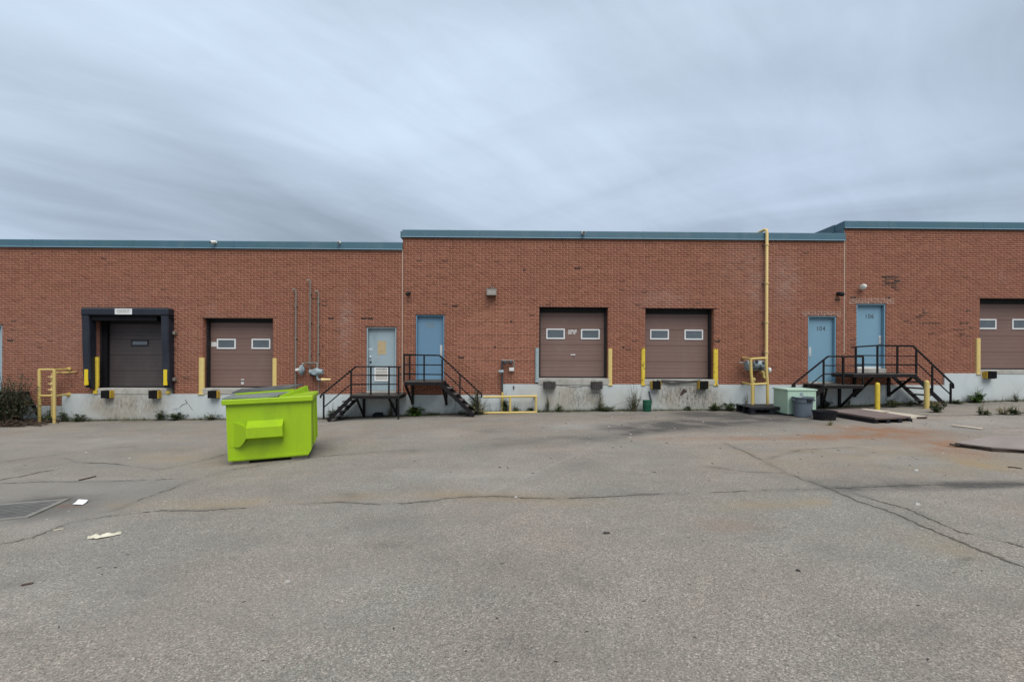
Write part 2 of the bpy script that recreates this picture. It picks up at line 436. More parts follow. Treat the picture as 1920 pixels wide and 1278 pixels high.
def asphalt_material():
    m, t, b = new_mat('old_grey_asphalt')
    co = world_co(t)
    v = N(t, 'ShaderNodeTexVoronoi')
    v.inputs['Scale'].default_value = 112
    L(t, co, v.inputs['Vector'])
    v2 = N(t, 'ShaderNodeTexVoronoi')
    v2.inputs['Scale'].default_value = 210
    L(t, co, v2.inputs['Vector'])
    s1 = N(t, 'ShaderNodeSeparateColor')
    L(t, v.outputs['Color'], s1.inputs[0])
    s2 = N(t, 'ShaderNodeSeparateColor')
    L(t, v2.outputs['Color'], s2.inputs[0])
    smooth = attr(t, 'smooth_patch')
    warm = noise(t, mapping(t, co, (1, 1, 0)), 0.33, 5, 0.62)
    fine = noise(t, co, 14, 5, 0.7)
    mid = noise(t, mapping(t, co, (1, 1, 0), (3, 9, 0)), 1.6, 6, 0.68)
    c = mix_c(t, ramp(t, warm, [(0.35, 0.0), (0.65, 1.0)]), (0.220, 0.208, 0.178), (0.246, 0.208, 0.170))
    # stones of their own colour set in the binder
    stones = ramp(t, s1.outputs[0], [(0.0, 0.55), (0.35, 0.87), (0.75, 1.08), (0.93, 1.34), (1.0, 1.75)])
    pep = ramp(t, s2.outputs[1], [(0.0, 0.72), (0.5, 1.0), (1.0, 1.26)])
    mul = mix_c(t, math_n(t, 'MULTIPLY', smooth, 0.6), mix_c(t, 1.0, stones, pep, 'MULTIPLY'), (1, 1, 1))
    c = mix_c(t, 1.0, c, mul, 'MULTIPLY')
    rose = ramp(t, s1.outputs[1], [(0.86, 0.0), (0.95, 0.35)])
    c = mix_c(t, rose, c, (0.27, 0.19, 0.145))
    c = mix_c(t, ramp(t, mid, [(0.40, 0.0), (0.70, 0.45)]), c, (0.150, 0.139, 0.120))
    c = mix_c(t, ramp(t, fine, [(0.62, 0.0), (0.82, 0.35)]), c, (0.30, 0.285, 0.265))
    c = mix_c(t, math_n(t, 'MULTIPLY', smooth, 0.35), c, (0.172, 0.166, 0.150))
    grit = math_n(t, 'MULTIPLY', attr(t, 'lite'), math_n(t, 'ADD', math_n(t, 'MULTIPLY', fine, 0.9), 0.3), clamp=True)
    c = mix_c(t, grit, c, (0.37, 0.345, 0.315))
    rust = math_n(t, 'MULTIPLY', attr(t, 'rust'), math_n(t, 'ADD', math_n(t, 'MULTIPLY', fine, 1.1), 0.2), clamp=True)
    c = mix_c(t, rust, c, (0.24, 0.105, 0.045))
    ochre = math_n(t, 'MULTIPLY', attr(t, 'ochre'), math_n(t, 'ADD', math_n(t, 'MULTIPLY', mid, 1.1), 0.2), clamp=True)
    c = mix_c(t, ochre, c, (0.26, 0.19, 0.105))
    oil_and_shade = math_n(t, 'MULTIPLY', attr(t, 'oil'), math_n(t, 'ADD', math_n(t, 'MULTIPLY', fine, 1.0), 0.35), clamp=True)
    c = mix_c(t, oil_and_shade, c, (0.058, 0.055, 0.052))
    L(t, c, b.inputs['Base Color'])
    b.inputs['Roughness'].default_value = 0.9
    b.inputs['Specular IOR Level'].default_value = 0.25
    h = math_n(t, 'ADD', v.outputs['Distance'], math_n(t, 'MULTIPLY', s1.outputs[2], 0.4))
    bump(t, b, h, 0.45, 0.005)
    return m


def concrete_material():
    m, t, b = new_mat('painted_foundation_concrete')
    co = world_co(t)
    f = noise(t, mapping(t, co, (1, 1, 0.4)), 2.2, 6, 0.65)
    fine = noise(t, co, 26, 5, 0.7)
    big = noise(t, co, 0.8, 4, 0.6)
    c = mix_c(t, ramp(t, big, [(0.3, 0.0), (0.7, 1.0)]), (0.50, 0.535, 0.525), (0.45, 0.49, 0.495))
    c = mix_c(t, ramp(t, f, [(0.52, 0.0), (0.78, 0.4)]), c, (0.31, 0.325, 0.315))
    bare = math_n(t, 'MULTIPLY', attr(t, 'bare'), math_n(t, 'ADD', math_n(t, 'MULTIPLY', f, 1.6), 0.1), clamp=True)
    c = mix_c(t, bare, c, mix_c(t, fine, (0.43, 0.40, 0.335), (0.27, 0.245, 0.20)))
    gr = math_n(t, 'MULTIPLY', attr(t, 'grime'), math_n(t, 'ADD', math_n(t, 'MULTIPLY', noise(t, mapping(t, co, (1, 1, 0.35)), 20, 5, 0.78), 4.2), -1.75), clamp=True)
    c = mix_c(t, gr, c, (0.085, 0.07, 0.058))
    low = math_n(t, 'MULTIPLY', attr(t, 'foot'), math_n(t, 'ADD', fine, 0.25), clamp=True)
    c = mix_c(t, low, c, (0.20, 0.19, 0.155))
    L(t, c, b.inputs['Base Color'])
    b.inputs['Roughness'].default_value = 0.85
    b.inputs['Specular IOR Level'].default_value = 0.25
    bump(t, b, fine, 0.3, 0.006)
    return m


M['asphalt'] = asphalt_material()
M['concrete'] = concrete_material()


# ------------------------------------------------------------------ mesh helpers
ORG = {}


class MB:
    def __init__(self):
        self.v, self.f = [], []

    def add(self, vs, fs):
        k = len(self.v)
        self.v += [tuple(p) for p in vs]
        self.f += [tuple(i + k for i in q) for q in fs]
        return self

    def box(self, lo, hi):
        (a, b, c), (d, e, f) = lo, hi
        return self.add([(a, b, c), (d, b, c), (d, e, c), (a, e, c), (a, b, f), (d, b, f), (d, e, f), (a, e, f)],
                        [(3, 2, 1, 0), (4, 5, 6, 7), (0, 1, 5, 4), (1, 2, 6, 5), (2, 3, 7, 6), (3, 0, 4, 7)])

    def cbox(self, lo, hi, c=0.01):
        """a box with chamfered edges"""
        a = Vector(lo)
        b = Vector(hi)
        c = min(c, 0.45 * min(b.x - a.x, b.y - a.y, b.z - a.z))
        vs, idx = [], {}
        for sx in (0, 1):
            for sy in (0, 1):
                for sz in (0, 1):
                    p = Vector((b.x if sx else a.x, b.y if sy else a.y, b.z if sz else a.z))
                    d = Vector((-c if sx else c, -c if sy else c, -c if sz else c))
                    for ax in range(3):
                        q = p + d
                        q[ax] = p[ax]
                        idx[(sx, sy, sz, ax)] = len(vs)
                        vs.append(q)
        fs = []
        for ax in range(3):
            o1, o2 = [i for i in range(3) if i != ax]
            for s in (0, 1):
                quad = []
                for (p, q) in ((0, 0), (1, 0), (1, 1), (0, 1)):
                    k = [0, 0, 0]
                    k[ax], k[o1], k[o2] = s, p, q
                    quad.append(idx[(*k, ax)])
                fs.append(tuple(quad))
        for ax in range(3):                       # edge chamfers, along axis ax
            o1, o2 = [i for i in range(3) if i != ax]
            for p in (0, 1):
                for q in (0, 1):
                    k0, k1 = [0, 0, 0], [0, 0, 0]
                    k0[o1] = k1[o1] = p
                    k0[o2] = k1[o2] = q
                    k1[ax] = 1
                    fs.append((idx[(*k0, o1)], idx[(*k1, o1)], idx[(*k1, o2)], idx[(*k0, o2)]))
        for sx in (0, 1):
            for sy in (0, 1):
                for sz in (0, 1):
                    fs.append(tuple(idx[(sx, sy, sz, a_)] for a_ in range(3)))
        return self.add(vs, fs)

    def bar(self, p, q, w, h, upv=(0, 0, 1)):
        """rectangular bar from p to q"""
        p, q = Vector(p), Vector(q)
        d = (q - p).normalized()
        s = d.cross(Vector(upv))
        if s.length < 1e-4:
            s = d.cross(Vector((0, 1, 0)))
        s.normalize()
        u = s.cross(d)
        a, b = s * w / 2, u * h / 2
        return self.add([p - a - b, p + a - b, p + a + b, p - a + b, q - a - b, q + a - b, q + a + b, q - a + b],
                        [(0, 1, 2, 3), (7, 6, 5, 4), (0, 4, 5, 1), (1, 5, 6, 2), (2, 6, 7, 3), (3, 7, 4, 0)])

    def tube(self, pts, r, n=8, cap=True):
        pts = [Vector(p) for p in pts]
        rings = []
        rr = r if isinstance(r, (list, tuple)) else [r] * len(pts)
        k0 = len(self.v)
        ref = None
        for i, p in enumerate(pts):
            if i == 0:
                d = pts[1] - p
            elif i == len(pts) - 1:
                d = p - pts[i - 1]
            else:
                d = (pts[i + 1] - p).normalized() + (p - pts[i - 1]).normalized()
            d.normalize()
            if ref is None:
                ref = Vector((0, 0, 1)) if abs(d.z) < 0.9 else Vector((1, 0, 0))
            s = d.cross(ref).normalized()
            u = s.cross(d).normalized()
            ref = u if abs(d.dot(u)) < 0.9 else ref
            rings.append(len(self.v))
            for j in range(n):
                a = 2 * math.pi * j / n
                self.v.append(tuple(p + (s * math.cos(a) + u * math.sin(a)) * rr[i]))
        for i in range(len(pts) - 1):
            for j in range(n):
                a, b = rings[i] + j, rings[i] + (j + 1) % n
                c, d_ = rings[i + 1] + (j + 1) % n, rings[i + 1] + j
                self.f.append((a, b, c, d_))
        if cap:
            self.f.append(tuple(reversed([rings[0] + j for j in range(n)])))
            self.f.append(tuple(rings[-1] + j for j in range(n)))
        return self

    def lathe(self, c, prof, n=24, axis='Z', cap=True, squash=1.0):
        """prof: (radius, height) pairs along the axis from c"""
        c = Vector(c)
        rings = []
        for r, h in prof:
            rings.append(len(self.v))
            for j in range(n):
                a = 2 * math.pi * j / n
                x, y = r * math.cos(a), r * math.sin(a) * squash
                q = (x, y, h) if axis == 'Z' else ((x, h, y) if axis == 'Y' else (h, x, y))
                self.v.append(tuple(c + Vector(q)))
        for i in range(len(prof) - 1):
            for j in range(n):
                self.f.append((rings[i] + j, rings[i] + (j + 1) % n, rings[i + 1] + (j + 1) % n, rings[i + 1] + j))
        if cap:
            self.f.append(tuple(reversed([rings[0] + j for j in range(n)])))
            self.f.append(tuple(rings[-1] + j for j in range(n)))
        return self

    def prism(self, poly, ext):
        """poly: list of 3-D points (flat), swept by the vector ext"""
        n = len(poly)
        ext = Vector(ext)
        a = [Vector(p) for p in poly]
        return self.add(a + [p + ext for p in a],
                        [tuple(range(n))[::-1], tuple(range(n, 2 * n))] + [(i, (i + 1) % n, n + (i + 1) % n, n + i) for i in range(n)])

    def slab(self, quad, th):
        """a thick sheet whose top face is the given polygon"""
        top = [Vector(p) for p in quad]
        return self.prism([p - Vector((0, 0, th)) for p in top], (0, 0, th))

    def moved(self, mat):
        self.v = [tuple(mat @ Vector(p)) for p in self.v]
        return self

    def build(self, name, m, parent=None, smooth=False, label=None, cat=None, group=None, kind=None, origin=None):
        me = bpy.data.meshes.new(name)
        if parent is not None:
            o0 = ORG[parent.name]
        elif origin is not None:
            o0 = Vector(origin)
        elif self.v:
            xs, ys, zs = zip(*self.v)
            o0 = Vector(((min(xs) + max(xs)) / 2, (min(ys) + max(ys)) / 2, min(zs)))
        else:
            o0 = Vector((0, 0, 0))
        me.from_pydata([(a - o0.x, b - o0.y, c - o0.z) for a, b, c in self.v], [], self.f)
        me.validate()
        import bmesh
        bm = bmesh.new()
        bm.from_mesh(me)
        bmesh.ops.recalc_face_normals(bm, faces=bm.faces)
        bm.to_mesh(me)
        bm.free()
        if smooth:
            me.polygons.foreach_set('use_smooth', [True] * len(me.polygons))
            try:
                me.set_sharp_from_angle(angle=R(35))
            except Exception:
                pass
        me.materials.append(M[m] if isinstance(m, str) else m)
        o = bpy.data.objects.new(name, me)
        C.collection.objects.link(o)
        ORG[o.name] = o0
        if parent is not None:
            o.parent = parent
        else:
            o.location = o0
        tag(o, label, cat, group, kind)
        return o


def tag(o, label=None, cat=None, group=None, kind=None):
    if label:
        o['label'] = label
    if cat:
        o['category'] = cat
    if group:
        o['group'] = group
    if kind:
        o['kind'] = kind
    return o


def empty(name, loc, label, cat, group=None):
    o = bpy.data.objects.new(name, None)
    o.empty_display_size = 0.2
    o.location = loc
    C.collection.objects.link(o)
    ORG[o.name] = Vector(loc)
    return tag(o, label, cat, group)


def text_mesh(s, size, bold=0.0, spacing=1.0, depth=0.003):
    cu = bpy.data.curves.new('lettering', 'FONT')
    cu.body = s
    cu.size = size
    cu.align_x = 'CENTER'
    cu.align_y = 'CENTER'
    cu.extrude = depth
    cu.offset = bold
    cu.space_character = spacing
    cu.resolution_u = 3
    ob = bpy.data.objects.new('lettering', cu)
    C.collection.objects.link(ob)
    dg = bpy.context.evaluated_depsgraph_get()
    me = bpy.data.meshes.new_from_object(ob.evaluated_get(dg))
    bpy.data.objects.remove(ob)
    bpy.data.curves.remove(cu)
    return me


def text(name, s, size, at, m, parent, sx=1.0, bold=0.0, spacing=1.0):
    """lettering standing upright on a wall that faces -Y"""
    me = text_mesh(s, size, bold, spacing)
    me.transform(Matrix.Translation(Vector(at) - ORG[parent.name]) @ Matrix.Rotation(R(90), 4, 'X') @ Matrix.Diagonal((sx, 1, 1, 1)))
    me.materials.append(M[m])
    o = bpy.data.objects.new(name, me)
    C.collection.objects.link(o)
    o.parent = parent
    ORG[o.name] = ORG[parent.name]
    return o


def vnoise(x, y, seed=0):
    """value noise, 0..1, numpy"""
    x = np.asarray(x, float)
    y = np.asarray(y, float)
    xi, yi = np.floor(x).astype(np.int64), np.floor(y).astype(np.int64)
    fx, fy = x - xi, y - yi
    fx, fy = fx * fx * (3 - 2 * fx), fy * fy * (3 - 2 * fy)

    def h(a, b):
        n = (a * 374761393 + b * 668265263 + seed * 144269) & 0xffffffff
        n = ((n ^ (n >> 13)) * 1274126177) & 0xffffffff
        return ((n ^ (n >> 16)) & 0xffff) / 65535.0
    return (h(xi, yi) * (1 - fx) + h(xi + 1, yi) * fx) * (1 - fy) + (h(xi, yi + 1) * (1 - fx) + h(xi + 1, yi + 1) * fx) * fy


def fbm(x, y, seed=0, o=4):
    a, s, t = 0.5, 0.0, 0.0
    for k in range(o):
        s = s + a * vnoise(x * 2 ** k, y * 2 ** k, seed + k)
        t += a
        a *= 0.55
    return s / t


def ell(px, py, cx, cy, rx, ry, rot=0.0, soft=1.0):
    dx, dy = px - cx, py - cy
    c, s = math.cos(rot), math.sin(rot)
    u, v = (dx * c + dy * s) / rx, (-dx * s + dy * c) / ry
    return np.exp(-(u * u + v * v) ** soft)


crack_lists = [
    ([(130, 980), (200, 968), (300, 957), (380, 957), (470, 951), (560, 945), (640, 941), (700, 945), (760, 943), (800, 940), (840, 934), (870, 931), (940, 930), (1000, 934), (1050, 934), (1120, 932), (1200, 927), (1300, 924), (1360, 922), (1450, 918), (1545, 917)], 0.030, 0.028),
    ([(1353, 828), (1400, 848), (1450, 874), (1500, 897), (1560, 917), (1610, 940), (1680, 963), (1730, 986), (1790, 1011), (1860, 1040), (1960, 1078)], 0.026, 0.045),
    ([(1588, 922), (1650, 940), (1700, 953), (1750, 975), (1800, 997), (1860, 1010), (1960, 1034)], 0.018, 0.028),
    ([(1330, 874), (1400, 884), (1480, 887)], 0.016, 0.016),
    ([(1545, 916), (1640, 912), (1740, 909), (1840, 908), (1960, 907)], 0.022, 0.026),
    ([(-40, 908), (80, 903), (200, 902), (290, 899), (372, 896)], 0.022, 0.028),
    ([(780, 842), (700, 847), (600, 856), (430, 881), (372, 896), (310, 920), (255, 939), (215, 957)], 0.018, 0.03),
    ([(120, 858), (145, 867), (200, 868), (250, 874)], 0.045, 0.03),
    ([(150, 846), (205, 840), (258, 836)], 0.02, 0.025),
    ([(-20, 903), (45, 892), (80, 884), (118, 878)], 0.03, 0.04),
    ([(250, 874), (300, 880), (340, 872), (400, 858), (428, 850)], 0.012, 0.016),
    ([(60, 932), (130, 931), (190, 927)], 0.02, 0.015),
    ([(0, 866), (70, 857), (150, 846)], 0.014, 0.014),
    ([(1440, 860), (1500, 843), (1600, 838)], 0.010, 0.010),
    ([(1770, 800), (1840, 804), (1930, 802)], 0.03, 0.03),
    ([(1690, 777), (1780, 779), (1860, 777), (1930, 779)], 0.05, 0.05),
    ([(0, 1020), (60, 1008), (130, 980)], 0.02, 0.03),
]


# ------------------------------------------------------------------ ground
def make_ground():
    xs = np.concatenate([np.array([-300, -200, -120, -80, -55, -40, -30, -25]), np.arange(-22, 22.01, 0.07), np.array([25, 30, 40, 55, 80, 120, 200, 300])])
    ys = np.concatenate([np.array([-300, -150, -80, -40, -20, -10, -5, -2, 0]), np.arange(1.0, 15.4, 0.05), np.array([18, 25, 40, 80, 160, 300])])
    X, Y = np.meshgrid(xs, ys)
    Z = gz(X, Y)
    nx, ny = len(xs), len(ys)
    co = np.stack([X, Y, Z], -1).reshape(-1, 3)
    i = np.arange(nx - 1)[None, :] + nx * np.arange(ny - 1)[:, None]
    q = np.stack([i, i + 1, i + 1 + nx, i + nx], -1).reshape(-1, 4)
    me = bpy.data.meshes.new('ground')
    me.vertices.add(len(co))
    me.vertices.foreach_set('co', co.ravel().astype(np.float32))
    me.loops.add(q.size)
    me.loops.foreach_set('vertex_index', q.ravel().astype(np.int32))
    me.polygons.add(len(q))
    me.polygons.foreach_set('loop_start', (np.arange(len(q)) * 4).astype(np.int32))
    me.update(calc_edges=True)
    me.polygons.foreach_set('use_smooth', [True] * len(q))
    x, y, z = co.T
    px, py = project(x, y, z)
    vis = (y > 0.9)
    n1 = fbm(x * 1.7, y * 1.7, 3)
    n2 = fbm(x * 4.0, y * 4.0, 11)
    n3 = fbm(x * 0.5, y * 2.5, 21)
    nn = np.clip((n1 - 0.3) * 2.2, 0, 1)
    oil_and_shade = 0.85 * ell(px, py, 1290, 795, 150, 11, -0.03) + 0.75 * ell(px, py, 1180, 812, 110, 7, -0.16) + 0.8 * ell(px, py, 1440, 783, 120, 9, 0.02)
    oil_and_shade += 0.35 * ell(px, py, 1000, 826, 160, 8, -0.08)
    oil_and_shade += 0.62 * ell(px, py, 1760, 911, 210, 9, -0.025, 2) + 0.35 * ell(px, py, 1640, 905, 100, 12, 0)
    oil_and_shade += 0.75 * ell(px, py, 70, 941, 85, 5, -0.05) + 0.35 * ell(px, py, 60, 955, 120, 17, -0.1)
    oil_and_shade += 0.3 * ell(px, py, 720, 1022, 40, 6) + 0.22 * ell(px, py, 920, 809, 20, 4) + 0.25 * ell(px, py, 1400, 1010, 26, 6) + 0.28 * ell(px, py, 1808, 1048, 16, 4)
    oil_and_shade += 0.4 * ell(px, py, 1350, 776, 260, 4, -0.01)
    oil_and_shade += 0.42 * np.exp(-((((x + 4.15) * 0.957 + (y - 9.0) * 0.288) / 0.75) ** 4 + ((-(x + 4.15) * 0.288 + (y - 9.0) * 0.957) / 0.88) ** 4))  # bin footprint darkened: contact shade painted into the asphalt, mixed with grime
    oil_and_shade += 0.25 * np.exp(-((y - 14.6) / 0.5) ** 2)
    for _ in range(46):                       # old drips and tyre scuffs
        cx, cy = rng.uniform(0, 1920), rng.uniform(800, 1270)
        s = (cy - 675) / 300
        oil_and_shade += rng.uniform(0.08, 0.26) * ell(px, py, cx, cy, rng.uniform(8, 40) * s, rng.uniform(2, 7) * s, rng.uniform(-0.3, 0.3))
    mott = np.clip((fbm(x * 0.8, y * 0.8, 41) - 0.45) * 3.0, 0, 1)
    oil_and_shade = oil_and_shade + 0.16 * mott
    oil_and_shade = oil_and_shade * 1.45 * (0.35 + 0.9 * nn)
    rust = 0.8 * ell(px, py, 1590, 818, 120, 7, -0.02) + 0.7 * ell(px, py, 1650, 805, 100, 7, 0.05) + 0.7 * ell(px, py, 1765, 834, 70, 14, 0.1) + 0.3 * ell(px, py, 1850, 856, 60, 9, 0.1)
    rust += 0.3 * ell(px, py, 1250, 822, 60, 3) + 0.35 * ell(px, py, 1380, 821, 70, 4) + 0.4 * ell(px, py, 120, 948, 50, 4) + 0.18 * ell(px, py, 1370, 985, 60, 14)
    rust = rust * 1.5 * (0.3 + 0.9 * np.clip((n2 - 0.25) * 2, 0, 1))
    ochre = 0.6 * ell(px, py, 1860, 872, 120, 16, 0.08) + 0.5 * ell(px, py, 1560, 855, 200, 22) + 0.35 * ell(px, py, 1700, 885, 190, 14)
    ochre += 0.5 * np.exp(-((py - (938 + 10 * np.sin(px / 170.0))) / 9.0) ** 2) * ((px > 200) & (px < 1560))
    ochre += 0.35 * ell(px, py, 330, 868, 160, 20) + 0.3 * ell(px, py, 1800, 1030, 120, 25, 0.3)
    ochre += 0.30 * np.clip((n3 - 0.3) * 2, 0, 1) * np.clip((y - 6) / 6, 0, 1)
    ochre *= 1.5 * nn
    # grit and stain that has gathered along the cracks
    grit_d = np.full(len(x), 9.0)
    near = vis & (np.abs(x) < 20) & (y < 15.2)
    xv, yv = x[near], y[near]
    dmin = np.full(len(xv), 9.0)
    for pts, _a, _b2 in crack_lists:
        g_ = [G(*p) for p in pts]
        for p, q in zip(g_[:-1], g_[1:]):
            ex_, ey_ = q.x - p.x, q.y - p.y
            t_ = np.clip(((xv - p.x) * ex_ + (yv - p.y) * ey_) / (ex_ * ex_ + ey_ * ey_ + 1e-9), 0, 1)
            dmin = np.minimum(dmin, np.hypot(xv - p.x - t_ * ex_, yv - p.y - t_ * ey_))
    grit_d[near] = dmin
    wob = 0.03 + 0.10 * np.clip((n1 - 0.3) * 2, 0, 1)
    crack_stain = np.exp(-(grit_d / wob) ** 2) * (0.15 + 0.9 * np.clip((n2 - 0.25) * 2, 0, 1))
    oil_and_shade = oil_and_shade + 0.34 * crack_stain
    lite = 0.75 * ell(px, py, 1085, 800, 55, 5.5, 0, 2) + 0.35 * ell(px, py, 1140, 793, 60, 5) + 0.4 * ell(px, py, 1780, 788, 160, 9) + 0.3 * ell(px, py, 1820, 800, 140, 12)
    lite += 0.5 * ell(px, py, 1141, 853, 20, 1.8, 0.06) + 0.35 * ell(px, py, 1050, 865, 80, 1.6, -0.42) + 0.3 * ell(px, py, 960, 905, 60, 1.8, -0.42)
    lite += 0.22 * ell(px, py, 1550, 840, 170, 16) + 0.3 * ell(px, py, 200, 826, 180, 8) + 0.25 * ell(px, py, 60, 990, 110, 14, -0.15)
    lite += 0.3 * np.clip((n3 - 0.5) * 3, 0, 1) * (py < 900)
    lite += 0.22 * np.clip((fbm(x * 0.7 + 9, y * 0.9, 51) - 0.5) * 3.2, 0, 1)
    lite *= (0.35 + 0.8 * nn)
    # the patched strip on the left and the newer apron by the wall
    smooth = np.where((px < 375 - (py - 895) * 2.6) & (py > 897 + 0.01 * px) & (py < 985 - 0.12 * px), 1.0, 0.0)
    smooth = np.maximum(smooth, 0.5 * ell(px, py, 120, 850, 260, 40, 0, 2))
    for nm, a in (('oil', oil_and_shade), ('rust', rust), ('ochre', ochre), ('lite', lite), ('smooth_patch', smooth)):
        at = me.attributes.new(nm, 'FLOAT', 'POINT')
        at.data.foreach_set('value', np.clip(np.where(vis, a, 0), 0, 1).astype(np.float32))
    me.materials.append(M['asphalt'])
    o = bpy.data.objects.new('ground', me)
    C.collection.objects.link(o)
    ORG['ground'] = Vector((0, 0, 0))
    tag(o, 'worn grey asphalt yard with cracks, oil marks and rust stains', None, None, 'structure')
    return o


ground = make_ground()


def densify(pts, step=6.0, jit=1.2):
    out = []
    for (a, b), (c, d) in zip(pts[:-1], pts[1:]):
        n = max(1, int(math.hypot(c - a, d - b) / step))
        for k in range(n):
            t = k / n
            out.append((a + (c - a) * t + random.uniform(-jit, jit), b + (d - b) * t + random.uniform(-jit, jit) * 0.35))
    out.append(pts[-1])
    return out


def ground_crack(pts, w0, w1=None, jit=2.0):
    """an open crack: a grit-filled ribbon of uneven width lying on the asphalt"""
    w1 = w1 or w0
    g = [G(a, b) for a, b in densify(pts, 7.0, jit)]
    mb = MB()
    left, right = [], []
    n = len(g)
    for i, p in enumerate(g):
        d = (g[min(i + 1, n - 1)] - g[max(i - 1, 0)])
        d.z = 0
        s = Vector((-d.y, d.x, 0)).normalized()
        t = i / (n - 1)
        w = (w0 + (w1 - w0) * t) * random.uniform(0.2, 1.2) * (0.12 if float(fbm(np.array(p.x * 2.3), np.array(p.y * 2.3), 31)) < 0.44 else 1.0) * min(1, 6 * t + 0.15, 6 * (1 - t) + 0.15)
        for lst, k in ((left, 1), (right, -1)):
            q = p + s * k * w / 2 * random.uniform(0.6, 1.3)
            lst.append(Vector((q.x, q.y, gzf(q.x, q.y) + 0.004)))
    mb.v = [tuple(v) for v in left + right]
    mb.f = [(i, i + 1, n + i + 1, n + i) for i in range(n - 1)]
    return mb


for pts, a, b in crack_lists:
    ground_crack(pts, a, b).build('asphalt_crack', 'crack', ground)

# ------------------------------------------------------------------ the building
bld = empty('warehouse_building', (0, D, 0), 'long red brick warehouse with stepped blue roof edges, loading doors and pale concrete base', 'warehouse')

X_L, X_R = -25.0, 27.0
J1, J2 = PX(754.5, 600), PX(1583, 600)
Ztop = [P(400, 452).z, P(1170, 434.5).z, P(1750, 416).z]
COPH = 0.235
secs = [(X_L, J1, Ztop[0]), (J1, J2, Ztop[1]), (J2, X_R, Ztop[2])]
# foundation steps: (x0, x1, top)
F_X = [X_L, PX(118, 750), J1, PX(942.5, 730), PX(1769, 710), X_R]
F_Z = [P(60, 760.5).z, P(420, 738.3).z, P(848, 740).z, P(1350, 720.6).z, P(1850, 700).z]
founds = [(F_X[i], F_X[i + 1], F_Z[i]) for i in range(5)]


def found_top(x):
    for a, b, z in founds:
        if a <= x <= b:
            return z
    return founds[-1][2]


def rect(x0, y0, x1, y1):
    ym, xm = (y0 + y1) / 2, (x0 + x1) / 2
    return [PX(x0, ym), P(xm, y1).z, PX(x1, ym), P(xm, y0).z]      # x0, z0, x1, z1


docks = {'A': rect(178, 597, 324, 727.5), 'B': rect(380, 596, 511.5, 727.5), 'C': rect(1011, 576, 1140, 709), 'D': rect(1210, 578.5, 1338.5, 711),
         'E': rect(1837, 559.5, 1968, 693)}
doors = {'101': rect(687, 613, 743, 733), '102': rect(779.5, 590, 833, 712), '104': rect(1515, 592.5, 1568, 716), '106': rect(1606, 569.5, 1660.5, 691), '100': rect(-52, 609, 4, 731)}
openings = []
for k, r in list(docks.items()) + list(doors.items()):
    openings.append((r[0], r[1], r[2], r[3]))
lows = []                                  # region below a doorway where the sill sits instead of brick
for k, r in docks.items():
    e = 0.05
    lows.append((r[0] - e, found_top((r[0] + r[2]) / 2) - 0.01, r[2] + e, r[1]))
for k, r in doors.items():
    lows.append((r[0], min(found_top((r[0] + r[2]) / 2), r[1]) - 0.01, r[2], r[1]))
# door 106 stands above the brick line, so its sill is short
for i, (k, r) in enumerate(doors.items()):
    if k in ('102', '106', '104'):
        lows[len(docks) + i] = (r[0], r[1] - 0.13, r[2], r[1])

cut = openings + lows + [(a, -9.0, b, z) for a, b, z in founds]


def solid_cells(x0, x1, z0, z1, cuts):
    """rectangles that fill x0..x1, z0..z1 outside the cuts"""
    xb = sorted({x0, x1, *[v for c in cuts for v in (c[0], c[2]) if x0 < v < x1]})
    out = []
    for a, b in zip(xb[:-1], xb[1:]):
        if b - a < 1e-5:
            continue
        m = (a + b) / 2
        zs = sorted([(c[1], c[3]) for c in cuts if c[0] < m < c[2]])
        z = z0
        for lo, hi in zs:
            if lo > z and lo < z1:
                out.append((a, z, b, min(lo, z1)))
            z = max(z, hi)
        if z < z1:
            out.append((a, z, b, z1))
    return out


WT = 0.36                                   # wall thickness
REC = 0.0055                                 # mortar lies this far behind the brick faces
walls = []
for i, (a, b, zt) in enumerate(secs):
    mb = MB()
    g = 0.008
    big_cuts = [(c[0] - g, c[1] - g, c[2] + g, c[3] + g) for c in openings + lows] + [(c[0], -9.0, c[1], c[2] - 0.02) for c in founds]
    for (p, q, r, s) in solid_cells(a + 0.002, b - 0.002, -2.0, zt - 0.03, big_cuts):
        mb.box((p, D + REC, q), (r, D + WT, s))
    walls.append(mb.build('brick_wall', 'mortar', bld))

# bricks, each a box of its own
CH, BL, JT = 0.0667, 0.2015, 0.0135
bricks = []          # x0,y0,z0,x1,y1,z1


def courses(x0, x1, zb, zt, cuts):
    k = int(math.floor(zb / CH))
    while k * CH < zt:
        z0, z1 = k * CH, k * CH + CH - JT
        z1 = min(z1, zt)
        z0c = max(z0, zb)
        header = (k % 6 == 0)
        Lb = BL / 2 if header else BL
        ph = 0.0 if header else (0.0 if k % 2 else BL / 2)
        segs = [(x0, x1, z0c, z1)]
        for (p, q, r, s) in cuts:
            new = []
            for (a, b, c, d) in segs:
                if r <= a or p >= b or s <= c or q >= d:
                    new.append((a, b, c, d))
                    continue
                if p > a:
                    new.append((a, p, c, d))
                if r < b:
                    new.append((r, b, c, d))
                m0, m1 = max(a, p), min(b, r)
                if q - c > 0.012:
                    new.append((m0, m1, c, q - 0.004))
                if d - s > 0.012:
                    new.append((m0, m1, s + 0.004, d))
            segs = new
        for (a, b, c, d) in segs:
            if d - c < 0.01:
                continue
            n0 = int(math.floor((a - ph) / Lb))
            x = ph + n0 * Lb
            while x < b:
                u, v = max(x + JT / 2, a), min(x + Lb - JT / 2, b)
                if a > x and a < x + Lb:
                    u = a
                if v - u > 0.012:
                    bricks.append((u, D, c, v, D + 0.02, d))
                x += Lb
        k += 1


for (a, b, zt) in secs:
    courses(a + 0.012, b - 0.012, -1.5, zt - COPH - 0.022, cut)
